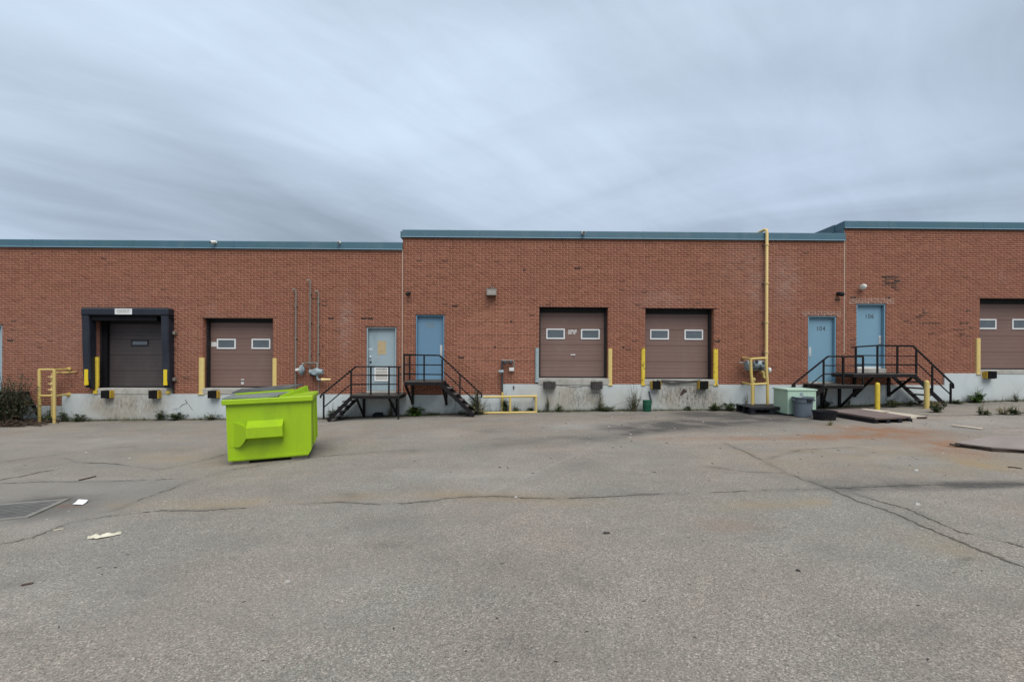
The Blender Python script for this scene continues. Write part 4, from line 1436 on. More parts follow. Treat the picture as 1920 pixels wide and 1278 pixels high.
# ------------------------------------------------------------------ dock seal
seal = empty('dock_seal', (PX(238), D, P(238, 730).z), 'black padded dock seal framing the dark loading door', 'dock seal')
yF = D - 0.27
xa, xb = PX(151.5, 580, yF), PX(165.5, 600, yF)
xc, xd = PX(300.5, 600, yF), PX(314.5, 580, yF)
zt, zm, zb = P(230, 578, yF).z, P(230, 591, yF).z, P(230, 727, yF).z


def pad(x0, x1, lean):
    mb = MB()
    n = 9
    rows = []
    for k in range(n + 1):
        t = k / n
        z = zm - 0.004 + (zb - zm) * t
        wob = 0.006 * math.sin(9 * t + x0)
        o = lean * t
        back = D - 0.004
        fr = yF + (0.0 if t < 0.9 else (t - 0.9) * 0.9) + 0.004 * math.sin(13 * t)
        rows.append([(x0 + o + 0.02, fr + wob, z), (x1 + o - 0.02, fr + wob, z), (x1 + o, fr + 0.03, z), (x1 + o * 0.4 + 0.0, back, z), (x0 + o * 0.4, back, z), (x0 + o, fr + 0.03, z)])
    vs = [p for r in rows for p in r]
    fs = []
    for k in range(n):
        for j in range(6):
            fs.append((k * 6 + j, k * 6 + (j + 1) % 6, (k + 1) * 6 + (j + 1) % 6, (k + 1) * 6 + j))
    fs.append((0, 1, 2, 3, 4, 5))
    fs.append(tuple(range(n * 6, n * 6 + 6))[::-1])
    return mb.add(vs, fs)


for (x0, x1, lean) in ((xa, xb, 0.075), (xc, xd, 0.06)):
    sp = pad(x0, x1, lean).build('side_pad', 'vinyl', seal)
    zy1, zy0 = P(230, 692.5, yF).z, P(230, 722, yF).z
    xm = (x0 + x1) / 2 + lean * 0.78
    MB().cbox((xm - 0.055, yF - 0.014, zy0), (xm + 0.055, yF + 0.03, zy1), 0.006).build('yellow_strip', 'bright_yellow', sp)
# inner cheeks between pad and wall
MB().cbox((xb + 0.0, D - 0.2, zb + 0.02), (PX(177.5, 650), D - 0.006, zm - 0.005), 0.01).build('inner_cheek', 'vinyl_side', seal)
MB().cbox((xd + 0.002, D - 0.22, zb + 0.02), (PX(325, 650), D - 0.006, zt - 0.02), 0.02).build('outer_cheek', 'vinyl_side', seal)
MB().cbox((xb + 0.001, D - 0.19, P(230, 602, D).z), (PX(302, 650), D - 0.006, zm - 0.004), 0.01).build('inner_head', 'vinyl_side', seal)
MB().box((docks['A'][0] + 0.056, D + 0.20, docks['A'][1] + 0.002), (docks['A'][0] + 0.20, D + 0.30, docks['A'][3] - 0.01)).build('door_track_cover', 'vinyl_side', seal)
hd = MB().cbox((xa - 0.01, yF - 0.012, zm), (xd + 0.01, D - 0.004, zt), 0.03).build('head_pad', 'vinyl', seal)
MB().cbox((xa, D - 0.25, zt + 0.001), (PX(325, 580), D - 0.003, zt + 0.02), 0.005).build('head_flashing', 'meter_dark', seal)
for py in (624, 711):
    c = P(325.5, py, D - 0.1)
    MB().cbox((c.x - 0.03, c.y - 0.02, c.z - 0.05), (c.x + 0.04, D - 0.004, c.z + 0.05), 0.01).build('bracket', 'galv', seal)
s0, s1 = P(215.5, 589, yF - 0.02), P(247.5, 578.5, yF - 0.02)
sg = MB().cbox((s0.x, yF - 0.022, s0.z), (s1.x, yF - 0.0125, s1.z), 0.002).build('dock_sign', 'sign_white', label='faded white sign with grey lettering fixed to the dock seal head', cat='sign')
ORG[sg.name] = Vector(sg.location)
f = 0.02
mb = MB()
mb.box((s0.x, yF - 0.026, s0.z), (s1.x, yF - 0.0225, s0.z + f)).box((s0.x, yF - 0.026, s1.z - f), (s1.x, yF - 0.0225, s1.z))
mb.box((s0.x, yF - 0.026, s0.z + f), (s0.x + f, yF - 0.0225, s1.z - f)).box((s1.x - f, yF - 0.026, s0.z + f), (s1.x, yF - 0.0225, s1.z - f))
mb.build('sign_rim', 'white_frame', sg)
mb = MB()
for k in range(9):                            # what is left of the sun-bleached letters
    xx = s0.x + 0.07 + k * (s1.x - s0.x - 0.14) / 9
    hh_ = (s1.z - s0.z) * random.uniform(0.28, 0.4)
    mb.box((xx, yF - 0.0238, s0.z + (s1.z - s0.z) * 0.42), (xx + 0.024, yF - 0.0221, s0.z + (s1.z - s0.z) * 0.42 + hh_))
mb.box((s0.x + 0.08, yF - 0.0238, s0.z + (s1.z - s0.z) * 0.24), (s1.x - 0.09, yF - 0.0221, s0.z + (s1.z - s0.z) * 0.31))
mb.build('faded_lettering', 'faded', sg)
# yellow feet of the guards behind the pads
for (a, b) in ((175, 182), (312, 318.5)):
    p, q = P(a, 738, D - 0.06), P(b, 732.5, D - 0.06)
    MB().cbox((p.x, D - 0.08, p.z), (q.x, D - 0.037, q.z), 0.006).build('seal_foot', 'guard_yellow', seal)


# ------------------------------------------------------------------ steel stairs
def stair(label, landing, side, run_end, zlev, posts, rail_py, mids, hand_end, low_posts, brackets, n_tread, end_rail=None, stub=None, bracket_py=None, sloped=None, no_rail=False, handrail_px=None):
    """landing = (px left, px right) of the front edge at Yf; zlev = pixel row of its top at the wall"""
    Yf, Yw = 14.0, D - 0.04
    xl, xr = PX(landing[0], 720, Yf), PX(landing[1], 720, Yf)
    zt = P((landing[0] + landing[1]) / 2, zlev, Yf).z
    xs = xr if side > 0 else xl                      # the end where the steps start
    xe = PX(run_end[0], run_end[1], Yf)
    ze = gzf(xe, Yf) - 0.01
    o = empty('steel_stair', ((xl + xr) / 2, Yf + 0.4, gzf((xl + xr) / 2, Yf + 0.4)), label, 'staircase', 'black steel stairs up to the doors')
    # landing: edge angles and boards
    mb = MB()
    mb.box((xl, Yf, zt - 0.09), (xr, Yf + 0.035, zt - 0.012)).box((xl, Yw - 0.035, zt - 0.09), (xr, Yw, zt - 0.012))
    mb.box((xl, Yf + 0.0355, zt - 0.10), (xl + 0.035, Yw - 0.0355, zt - 0.013)).box((xr - 0.035, Yf + 0.0355, zt - 0.10), (xr, Yw - 0.0355, zt - 0.013))
    mb.build('landing_frame', 'black_steel', o)
    ny = 7
    for k in range(ny):
        a, b = Yf - 0.012 + (Yw - Yf) * k / ny, Yf - 0.012 + (Yw - Yf) * (k + 1) / ny
        j = random.uniform(-0.004, 0.004)
        MB().cbox((xl - 0.012 + abs(j), a + 0.004, zt - 0.011), (xr + 0.012 - abs(j) * 2, b - 0.004, zt + 0.022 + j), 0.006).build('landing_plank', 'deck', o)
    # stringers
    for y in (Yf + 0.03, Yw - 0.10):
        zend = gzf(xe, y) - 0.01
        MB().bar((xs - side * 0.02, y, zt - 0.075), (xe, y, zend + 0.04), 0.04, 0.105).build('stringer', 'black_steel', o)
    # treads
    for k in range(1, n_tread + 1):
        t = k / (n_tread + 0.75)
        x = xs + (xe - xs) * t
        z = zt + (ze - zt) * t - 0.01
        mb = MB().cbox((x - 0.11, Yf + 0.056, z - 0.010), (x + 0.11, Yw - 0.126, z + 0.010), 0.003)
        mb.box((x - 0.11, Yf + 0.056, z - 0.03), (x - 0.104, Yw - 0.126, z - 0.011))
        mb.build('tread', 'tread', o)
    # brackets back to the wall: upright on the wall, diagonal from the landing's front
    for (pf, pw, pyb) in brackets:
        xf, xw = PX(pf, 740, Yf), PX(pw, 750, Yw)
        zb = P(pw, pyb, Yw).z
        MB().bar((xw, Yw - 0.03, zt - 0.1), (xw, Yw - 0.03, zb), 0.07, 0.06, (0, 1, 0)).build('wall_upright', 'black_steel', o)
        MB().bar((xf, Yf + 0.05, zt - 0.1), (xw, Yw - 0.05, zb + 0.06), 0.055, 0.055).build('brace', 'black_steel', o)
    if no_rail:
        return o
    zr = P((landing[0] + landing[1]) / 2, rail_py, Yf).z
    yr = Yf + 0.018
    # handrail: level part, bend and slope
    hp = [P(a, b, Yf) for a, b in handrail_px]
    for p in hp:
        p.y = yr
    lev = [p.z for p in hp[:2]]
    mb = MB()
    for p, q in zip(hp[:-1], hp[1:]):
        mb.bar(p, q, 0.038, 0.042)
    mb.build('handrail', 'black_steel', o)
    for (pp, pt, pb) in posts:
        x = PX(pp, (pt + pb) / 2, Yf)
        z1, z0 = P(pp, pt, Yf).z, P(pp, pb, Yf).z
        MB().box((x - 0.021, yr - 0.02, z0), (x + 0.021, yr + 0.02, z1 - 0.004)).build('post', 'black_steel', o)
    for ln in mids:
        mb = MB()
        pts = [P(a, b, Yf) for a, b in ln]
        for p, q in zip(pts[:-1], pts[1:]):
            mb.bar((p.x, yr + 0.002, p.z), (q.x, yr + 0.002, q.z), 0.016, 0.032)
        mb.build('mid_rail', 'black_steel', o)
    if end_rail:                                      # rail along the landing's closed end
        x = PX(end_rail, rail_py, Yf)
        mb = MB()
        for k, dz in enumerate((0.0, -0.28, -0.56)):
            w_ = 0.045 if k == 0 else 0.022
            mb.bar((x, yr + 0.025, zr + dz), (x, Yw - 0.06, zr + dz), w_, 0.045 if k == 0 else 0.032)
        mb.build('end_rail', 'black_steel', o)
        MB().box((x - 0.02, Yw - 0.12, zt + 0.02), (x + 0.02, Yw - 0.08, zr - 0.004)).build('post', 'black_steel', o)
    return o


stair('black stair climbing right to the scuffed pale door, behind the lime bin', (656, 748.5), -1, (614, 787), 741.5,
      [(658, 694, 742), (695, 688, 742), (729, 688, 742), (747, 688, 786), (606.5, 739, 786)], 687, [[(658, 703), (747, 703.5)], [(658, 720.5), (747, 720)], [(656, 721), (607, 763)]],
      None, None, [(668, 683, 782), (729, 745, 779)], 4, handrail_px=[(752, 687.5), (667, 687), (601, 741.5), (600.5, 746)])
stair('black stair descending right from the blue door numbered 102', (757.5, 828.5), 1, (889, 776), 716,
      [(757.5, 666, 716), (795, 666, 718), (829, 673, 718), (862.5, 702, 744), (895.5, 734, 777)], 665, [[(757, 683.5), (829, 684)], [(757, 701), (829, 702)], [(832, 697), (895, 755)]],
      None, None, [(760, 774, 758), (829, 837, 759)], 5, end_rail=757.5, handrail_px=[(757, 665), (824, 666), (903, 739), (903, 745)])
stair('black stair descending left from the door numbered 104, behind the pale green box', (1544, 1619), -1, (1497, 772), 722.5,
      [(1545, 675, 726), (1582, 670, 726), (1619, 669, 727), (1490.5, 719, 770)], 668, [[(1545, 685), (1619, 685.5)], [(1545, 701), (1619, 702)], [(1545, 701), (1490, 745)]],
      None, None, [(1612, 1573, 766), (1552, 1540, 766)], 4, end_rail=1619, handrail_px=[(1620, 668.5), (1553, 668), (1487, 721), (1486, 727)])
stair('black stair descending right from the door numbered 106, behind two yellow bollards', (1600, 1718.5), 1, (1775, 762), 701.5,
      [(1605.5, 650, 702), (1646, 648, 703), (1683.5, 648, 704), (1719, 655, 709), (1749, 685, 738), (1783.5, 718, 757)], 648, [[(1605, 666), (1718, 667)], [(1605, 683), (1718, 684)], [(1720, 680), (1783, 739)]],
      None, None, [(1640, 1601, 744), (1712, 1665, 743)], 4, handrail_px=[(1598, 651), (1606, 650), (1646, 647.5), (1713, 648.5), (1788, 720), (1788.5, 728)])
stair('dark stair mostly buried in the shrub at the left edge', (-95, -6), 1, (26, 793), 738, [], 690, [], None, None, [(-30, -10, 780)], 4, no_rail=True)


# ------------------------------------------------------------------ bollards
def bollard(px, pyt, pyb, label):
    g = G(px, pyb)
    r = 4.2 * g.y / F
    zt = P(px, pyt, g.y).z
    h = zt - g.z
    o = empty('bollard', g, label, 'bollard', 'yellow bollards before the steel stairs')
    MB().lathe((g.x, g.y, g.z - 0.05), [(r, 0), (r, h), (r * 0.995, h + 0.035)], 20, cap=False).build('pipe', 'guard_yellow' if px < 1700 else 'pipe_yellow', o, smooth=True)
    MB().lathe((g.x, g.y, g.z + h - 0.018), [(r * 0.99, 0), (r * 0.8, 0.035), (r * 0.4, 0.052), (0.002, 0.057)], 20).build('cap', 'guard_yellow' if px < 1700 else 'pipe_yellow', o, smooth=True)
    return o


bollard(1645, 719, 768, 'yellow bollard with peeling foot, standing behind the brown panel')
bollard(1737.5, 715, 765.5, 'yellow bollard standing in weeds before the stair treads')

# ------------------------------------------------------------------ gas pipes, meters and their guard frames
# left guard frame
gl = G(102, 793)
yl = min(gl.y, D - 0.5)
gl = Vector((PX(102, 793, yl), yl, gzf(PX(102, 793, yl), yl)))
o = empty('pipe_guard_frame', gl, 'yellow pipe guard frame beside the shrub, with rails back to the wall', 'guard frame', 'yellow pipe guard frames along the wall')
for px, pt, pb in ((74, 692, 790), (102, 691.5, 793)):
    x = PX(px, 740, yl)
    MB().tube([(x, yl, gzf(x, yl) - 0.05), (x, yl, P(px, pt, yl).z)], 0.043, 14).build('post', 'pipe_yellow', o, smooth=True)
for py in (692.5, 741.5):
    a, b = P(74, py, yl), P(102, py, yl)
    c = P(131, py + 1, D + 0.0)
    mb = MB().tube([a, b], 0.03, 12).tube([b, (c.x, D - 0.005, b.z)], 0.03, 12)
    mb.build('rail', 'pipe_yellow', o, smooth=True)
    MB().lathe((c.x, D - 0.06, b.z), [(0.06, 0), (0.06, 0.05), (0.045, 0.058)], 12, 'Y').build('wall_flange', 'pipe_yellow', o, smooth=True)
yi = D - 0.3
o = empty('gas_riser', (PX(97, 790, yi), yi, gzf(PX(97, 790, yi), yi)), 'thin yellow gas riser with valves inside the guard frame by the shrub', 'gas pipe')
x = PX(97.5, 740, yi)
z1, zg = P(97, 698.5, yi).z, gzf(x, yi)
MB().tube([(x, yi, zg - 0.05), (x, yi, z1 - 0.05), (x + 0.05, yi, z1), (x + 0.46, yi, z1), (x + 0.46, D - 0.02, z1 + 0.02)], 0.024, 10).build('pipe', 'pipe_yellow', o, smooth=True)
for py in (707, 720, 731):
    z = P(97, py, yi).z
    mb = MB().lathe((x, yi, z - 0.04), [(0.03, 0), (0.05, 0.02), (0.05, 0.06), (0.03, 0.08)], 10).tube([(x, yi, z), (x - 0.1, yi - 0.02, z + 0.01)], [0.014, 0.02], 8)
    mb.build('valve', 'pipe_cream', o, smooth=True)

# grey riser pipes and meter on the left wall
o = empty('gas_meter', (PX(575), D - 0.12, P(575, 745).z), 'grey gas meter and regulator below three grey vent pipes, behind the lime bin', 'gas meter')
yp = D - 0.07
for px, pt, pb in ((554, 543, 745), (581, 525, 700), (596.5, 546, 690)):
    a, b = P(px, pb, yp), P(px, pt, yp)
    MB().tube([(a.x, yp, a.z), (a.x, yp, b.z - 0.04), (a.x - 0.02, yp - 0.015, b.z), (a.x - 0.07, yp - 0.03, b.z + 0.005), (a.x - 0.085, yp - 0.035, b.z - 0.03)], 0.026, 10).build('vent_pipe', 'galv', o, smooth=True)
    for f in (0.2, 0.55, 0.85):
        z = a.z + (b.z - a.z) * f
        MB().cbox((a.x - 0.04, D - 0.1, z - 0.012), (a.x + 0.04, D - 0.001, z + 0.012), 0.004).build('pipe_strap', 'galv', o)
c = P(568, 693.5, D - 0.2)
MB().lathe((c.x - 0.03, c.y, c.z), [(0.05, -0.05), (0.155, -0.03), (0.17, -0.008), (0.17, 0.012), (0.155, 0.03), (0.06, 0.06), (0.04, 0.075)], 20, 'X').build('regulator', 'meter', o, smooth=True)
MB().tube([c + Vector((-0.06, 0, 0.02)), c + Vector((-0.2, 0, 0.0)), P(555, 694.5, yp)], [0.05, 0.045, 0.03], 10).build('regulator_spout', 'sign_white', o, smooth=True)
MB().tube([P(568, 684, D - 0.2), P(568.5, 680.5, D - 0.16), P(594, 680.5, D - 0.14), P(595, 683, D - 0.14), P(595, 692, D - 0.16)], 0.03, 10).build('top_pipe', 'galv', o, smooth=True)
c = P(593, 697, D - 0.2)
mb = MB().lathe((c.x, c.y, c.z), [(0.07, -0.2), (0.075, -0.08), (0.10, -0.07), (0.11, 0.05), (0.09, 0.12), (0.085, 0.2)], 14, 'X').lathe((c.x + 0.02, c.y, c.z - 0.12), [(0.05, 0), (0.09, 0.06), (0.10, 0.12), (0.075, 0.2), (0.05, 0.24)], 14)
mb.lathe((c.x - 0.03, c.y + 0.02, c.z), [(0.085, -0.13), (0.095, -0.11), (0.095, 0.0)], 14, 'Y')
mb.build('meter_body', 'meter', o, smooth=True)
MB().cbox((c.x - 0.22, D - 0.15, c.z - 0.13), (c.x - 0.02, D - 0.02, c.z - 0.02), 0.02).build('meter_back', 'meter_dark', o)
MB().tube([P(595, 703, D - 0.2), P(595, 709, D - 0.2), P(597, 711.5, D - 0.2), P(606, 711.5, D - 0.2)], 0.035, 10).build('outlet_pipe', 'meter', o, smooth=True)
a, b = P(603, 711.5, D - 0.2), P(620, 711.5, D - 0.2)
MB().tube([a, a + Vector((0.05, 0, 0)), a + Vector((0.07, 0, 0)), b], [0.052, 0.052, 0.04, 0.034], 12).build('yellow_outlet', 'pipe_cream', o, smooth=True)
MB().tube([P(597.5, 712, yp), P(597.5, 738, yp)], 0.016, 8).build('drop_pipe', 'galv', o, smooth=True)

# small dark meter cluster with tag, in the middle
o = empty('regulator_cluster', (PX(950), D - 0.1, P(945, 740).z), 'small dark valve cluster with a white tag, on brick above the low yellow frame', 'gas valve')
MB().tube([P(941.5, 742, D - 0.1), P(941.5, 674, D - 0.1)], 0.03, 10).build('pipe', 'meter_dark', o, smooth=True)
MB().tube([P(940.5, 675.5, D - 0.12), P(962.5, 675.5, D - 0.12), P(963.5, 678, D - 0.12), P(963.5, 689, D - 0.1)], 0.026, 10).build('top_pipe', 'galv', o, smooth=True)
for px in (947, 957):
    c = P(px, 679, D - 0.14)
    mb = MB().lathe((c.x, c.y, c.z - 0.06), [(0.03, 0), (0.065, 0.03), (0.065, 0.08), (0.03, 0.12)], 12).lathe((c.x, c.y - 0.06, c.z), [(0.02, 0), (0.035, 0.01), (0.03, 0.05)], 10, 'Y')
    mb.build('valve', 'meter_dark', o, smooth=True)
a, b = P(954.5, 695.5, D - 0.16), P(964, 689, D - 0.16)
MB().cbox((a.x, D - 0.17, a.z), (b.x, D - 0.04, b.z), 0.01).build('tag', 'sign_white', o)
c = P(940.5, 696.5, D - 0.15)
mb = MB().lathe((c.x, c.y, c.z), [(0.03, -0.1), (0.05, -0.05), (0.055, 0.04), (0.03, 0.07)], 12, 'X')
mb.build('union', 'meter', o, smooth=True)

# low yellow frame, middle
ym = min(G(956, 774).y, D - 0.3)
o = empty('pipe_guard_frame', (PX(956, 774, ym), ym, gzf(PX(956, 774, ym), ym)), 'low yellow guard frame lying level at the foot of the middle stair', 'guard frame', 'yellow pipe guard frames along the wall')
for py0, py1 in ((744.0, 742.5), (774.0, 772.5)):
    a, b = P(906, py0, ym), P(1007, py1, ym)
    MB().tube([a, b], 0.034, 12).build('rail', 'pipe_yellow', o, smooth=True)
for px in (956.5, 1005):
    x = PX(px, 760, ym)
    MB().tube([(x, ym, P(px, 774, ym).z - 0.06), (x, ym, P(px, 743, ym).z)], 0.034, 12).build('post', 'pipe_yellow', o, smooth=True)
a, b = P(942, 774, D - 0.14), P(942, 735, D - 0.14)
MB().tube([(a.x, a.y, gzf(a.x, a.y) - 0.05), b], 0.035, 12).build('riser_post', 'pipe_yellow', o, smooth=True)
MB().tube([P(1003, 743, D - 0.02), P(1003, 743, ym)], 0.04, 12).tube([P(1003, 772, D - 0.03), P(1003, 772, ym)], 0.04, 12).build('return_rail', 'pipe_yellow', o, smooth=True)

# tall yellow pipe
yt = D - 0.11
xt = PX(1437.5, 560, yt)
o = empty('gas_pipe', (xt, yt, P(1437, 700, yt).z), 'tall yellow gas pipe running up the brick and hooking over the roof edge', 'gas pipe')
zt_ = P(1437, 432, yt).z
MB().tube([(xt, yt, P(1437, 712, yt).z), (xt, yt, zt_ - 0.05), (xt, yt + 0.02, zt_ + 0.02), (xt - 0.02, yt + 0.1, zt_ + 0.045), (xt - 0.05, D + 0.9, zt_ + 0.03), (xt - 0.05, D + 0.95, zt_ - 0.02), (xt - 0.05, D + 0.96, zt_ - 0.4)], 0.046, 14).build('pipe', 'pipe_cream', o, smooth=True)
for py in (459, 531, 604, 660):
    z = P(1437, py, yt).z
    mb = MB().lathe((xt, yt, z - 0.02), [(0.06, 0), (0.062, 0.02), (0.06, 0.04)], 14)
    mb.build('coupling', 'pipe_cream', o, smooth=True)
    MB().cbox((xt - 0.09, yt + 0.03, z - 0.03), (xt - 0.05, D - 0.001, z + 0.01), 0.005).build('bracket', 'meter_dark', o)

# right guard frame
gr = G(1437, 767)
yg = D - 0.55
o = empty('pipe_guard_frame', (PX(1422, 760, yg), yg, gzf(PX(1422, 760, yg), yg)), 'tall thin yellow guard frame around the meter, behind the black pallet', 'guard frame', 'yellow pipe guard frames along the wall')
for px, dx, pt in ((1409, -3.0, 671), (1437.5, 1.0, 671)):
    top = P(px - 1.5, pt, yg)
    bot = P(px + 1.5, 768, yg)
    mid = P(px + dx * 0.2, 700, yg)
    MB().tube([(bot.x, yg, gzf(bot.x, yg) - 0.05), (bot.x, yg, P(px, 720, yg).z), mid, top], 0.042, 12).build('post', 'pipe_yellow', o, smooth=True)
for py in (671.5, 719.5):
    a, m_, b = P(1408, py + 1, yg), P(1423, py + 0.2, yg), P(1437, py - 0.5, yg)
    w_ = P(1393, py, D - 0.02)
    MB().tube([b, m_, a], 0.034, 12).tube([a, (w_.x, D - 0.005, a.z + 0.03)], 0.034, 12).build('rail', 'pipe_yellow', o, smooth=True)
# meter behind it
ymt = D - 0.22
o = empty('gas_meter', (PX(1420), D - 0.2, P(1420, 705).z), 'grey gas meter with yellow elbow behind the tall thin guard frame', 'gas meter')
c = P(1422, 684, ymt)
mb = MB().lathe((c.x, c.y, c.z), [(0.06, -0.18), (0.11, -0.16), (0.125, -0.02), (0.11, 0.0), (0.135, 0.02), (0.135, 0.14), (0.10, 0.2)], 16, 'X')
mb.lathe((c.x + 0.02, c.y, c.z - 0.02), [(0.13, 0), (0.14, 0.05), (0.1, 0.12), (0.05, 0.15)], 16)
mb.build('meter_body', 'meter', o, smooth=True)
MB().cbox((c.x - 0.2, D - 0.2, c.z - 0.16), (c.x + 0.16, D - 0.02, c.z - 0.02), 0.03).build('meter_back', 'meter_dark', o)
mb = MB()
for px_, py_, r1, ax in ((1412, 690, 0.05, 'X'), (1428, 690, 0.06, 'Z'), (1419, 677, 0.045, 'Z'), (1431, 680, 0.05, 'Y'), (1409, 679, 0.04, 'Y')):
    q_ = P(px_, py_, ymt - 0.1)
    mb.lathe(q_, [(r1 * 0.5, -0.05), (r1, -0.04), (r1, 0.03), (r1 * 0.6, 0.06)], 10, ax)
mb.build('union', 'meter_dark', o, smooth=True)
c2 = P(1402, 684, ymt)
MB().lathe((c2.x - 0.03, c2.y, c2.z), [(0.05, -0.06), (0.14, -0.03), (0.15, 0.0), (0.14, 0.03), (0.05, 0.06)], 16, 'X').lathe((c2.x, c2.y, c2.z - 0.16), [(0.05, 0), (0.06, 0.1), (0.05, 0.24)], 12).build('regulator', 'meter', o, smooth=True)
MB().tube([P(1385, 679.5, D - 0.18), P(1402, 680, ymt)], 0.028, 10).tube([P(1397, 693.5, ymt), P(1440, 693, ymt)], 0.03, 10).build('pipe', 'galv', o, smooth=True)
MB().tube([P(1426, 697, ymt), P(1431, 697, ymt), P(1431.5, 706, ymt), P(1433, 708, ymt), P(1440, 708, ymt)], 0.04, 12).build('yellow_elbow', 'pipe_yellow', o, smooth=True)
MB().tube([P(1413, 768, D - 0.3), P(1413, 712, D - 0.3)], 0.03, 10).lathe(P(1413, 714, D - 0.3), [(0.04, -0.02), (0.06, 0.02), (0.06, 0.07), (0.03, 0.1)], 12).build('riser', 'pipe_yellow', o, smooth=True)
c3 = P(1442, 694, ymt)
MB().lathe((c3.x, c3.y, c3.z), [(0.05, -0.05), (0.085, -0.03), (0.085, 0.03), (0.04, 0.05)], 14, 'X').build('end_cap', 'sign_white', o, smooth=True)

# ------------------------------------------------------------------ lights and cameras
a, b = P(912.5, 554, D - 0.2), P(930.5, 540, D - 0.2)
o = empty('wall_lamp', ((a.x + b.x) / 2, D, a.z), 'bronze flood lamp mounted high on the brick of the middle section', 'wall lamp')
mb = MB().prism([(a.x, D - 0.002, a.z), (a.x, D - 0.16, a.z), (a.x, D - 0.21, a.z + 0.02), (a.x, D - 0.17, b.z), (a.x, D - 0.002, b.z)], (b.x - a.x, 0, 0))
mb.build('case', 'bronze', o)
MB().prism([(a.x + 0.03, D - 0.217, a.z + 0.04), (a.x + 0.03, D - 0.185, b.z - 0.04), (a.x + 0.03, D - 0.175, b.z - 0.04), (a.x + 0.03, D - 0.2, a.z + 0.04)], (b.x - a.x - 0.06, 0, 0)).build('lens', 'lens', o)
f = 0.03
mb = MB().bar((a.x - 0.004, D - 0.213, a.z + 0.025), (b.x + 0.004, D - 0.213, a.z + 0.025), 0.03, 0.03).bar((a.x - 0.004, D - 0.179, b.z - 0.02), (b.x + 0.004, D - 0.179, b.z - 0.02), 0.03, 0.03)
mb.bar((a.x + 0.012, D - 0.213, a.z + 0.04), (a.x + 0.012, D - 0.18, b.z - 0.035), 0.024, 0.02).bar((b.x - 0.012, D - 0.213, a.z + 0.04), (b.x - 0.012, D - 0.18, b.z - 0.035), 0.024, 0.02)
mb.build('bezel', 'galv', o)
MB().tube([((a.x + b.x) / 2, D - 0.03, b.z - 0.02), ((a.x + b.x) / 2, D - 0.03, b.z + 0.09)], 0.016, 8).build('conduit', 'galv', o)


def bullet_camera(px, py, mat, label, aim, y=D, lamp=False, size=1.0, name='security_camera', cat='security camera', group='cameras on the walls and roof edge'):
    c = P(px, py, y - 0.12)
    o = empty(name, (c.x, y, c.z), label, cat, group)
    MB().lathe((c.x, y - 0.001, c.z + 0.03), [(0.05 * size, 0), (0.05 * size, -0.02), (0.03 * size, -0.035)], 14, 'Y').build('base', mat, o, smooth=True)
    MB().tube([(c.x, y - 0.03, c.z + 0.03), (c.x, y - 0.09, c.z + 0.02)], 0.016 * size, 8).build('arm', mat, o, smooth=True)
    d = Vector(aim).normalized()
    p0 = Vector((c.x, y - 0.09, c.z + 0.02)) - d * 0.05 * size
    MB().tube([p0, p0 + d * 0.02, p0 + d * 0.14 * size, p0 + d * 0.15 * size], [0.03 * size, 0.05 * size, 0.052 * size, 0.046 * size], 14).build('body', mat, o, smooth=True)
    MB().tube([p0 + d * 0.145 * size, p0 + d * 0.156 * size], 0.036 * size, 14).build('lens', 'black_plastic', o, smooth=True)
    return o


bullet_camera(766, 550.5, 'black_plastic', 'small black camera beside the joint, above left of door 102', (-0.5, -0.7, -0.4))
bullet_camera(1576, 551.5, 'black_plastic', 'round black camera beside the joint, between doors 104 and 106', (0.15, -0.9, -0.35), size=1.25)
c = P(1618, 537, D - 0.1)
o = empty('wall_light', (c.x, D, c.z), 'white bullet-shaped light above the door numbered 106', 'wall light')
MB().lathe((c.x + 0.05, D - 0.001, c.z + 0.01), [(0.06, 0), (0.06, -0.02), (0.035, -0.04)], 16, 'Y').build('base', 'white_plastic', o, smooth=True)
dd = Vector((-0.75, -0.45, -0.3)).normalized()
p0 = Vector((c.x + 0.09, D - 0.08, c.z + 0.03))
MB().tube([p0, p0 + dd * 0.03, p0 + dd * 0.1, p0 + dd * 0.2, p0 + dd * 0.21], [0.03, 0.06, 0.082, 0.085, 0.07], 16).build('shade', 'white_plastic', o, smooth=True)
MB().tube([(c.x + 0.05, D - 0.035, c.z + 0.01), p0 + dd * 0.05], 0.02, 8).build('arm', 'white_plastic', o, smooth=True)
for px, py, lab, aim in ((400, 453, 'white camera on the lower left roof edge, above the loading door behind the bin', (-0.6, -0.7, -0.25)), (634.5, 453.5, 'grey camera on the lower left roof edge, near the roof step', (0.1, -0.9, -0.2)),
                         (1094, 435.5, 'white camera on the middle roof edge facing straight out', (0.03, -1, -0.12))):
    bullet_camera(px, py + 1.5, 'white_plastic', lab, aim, y=D - 0.045, size=0.95 if px != 634.5 else 0.75)

# ------------------------------------------------------------------ lime green front-load bin
A_, B_ = G(429, 873), G(585.5, 859)
ex = (B_ - A_).normalized()
eb = (G(599.5, 827) - B_).normalized()          # the right-hand face as seen
ex = (ex * 0.35 + Vector((eb.y, -eb.x, ex.z)) * 0.65).normalized()
Lb = (B_ - A_).length * 1.01
A_ = Vector((B_.x - ex.x * Lb, B_.y - ex.y * Lb, 0))
A_.z = gzf(A_.x, A_.y)
ex = (B_ - A_).normalized()
ey = Vector((-ex.y, ex.x, 0)).normalized()
far = Vector((B_.x + ey.x * 1.6, B_.y + ey.y * 1.6, 0))
ey = (Vector((far.x, far.y, gzf(far.x, far.y))) - B_).normalized()
ez = ex.cross(ey).normalized()
ey = ez.cross(ex).normalized()
Lb = (B_ - A_).length
Wb = 1.55
Hb = P(586, 741.5, B_.y).z - B_.z
T = Matrix(((ex.x, ey.x, ez.x, A_.x), (ex.y, ey.y, ez.y, A_.y), (ex.z, ey.z, ez.z, A_.z), (0, 0, 0, 1)))
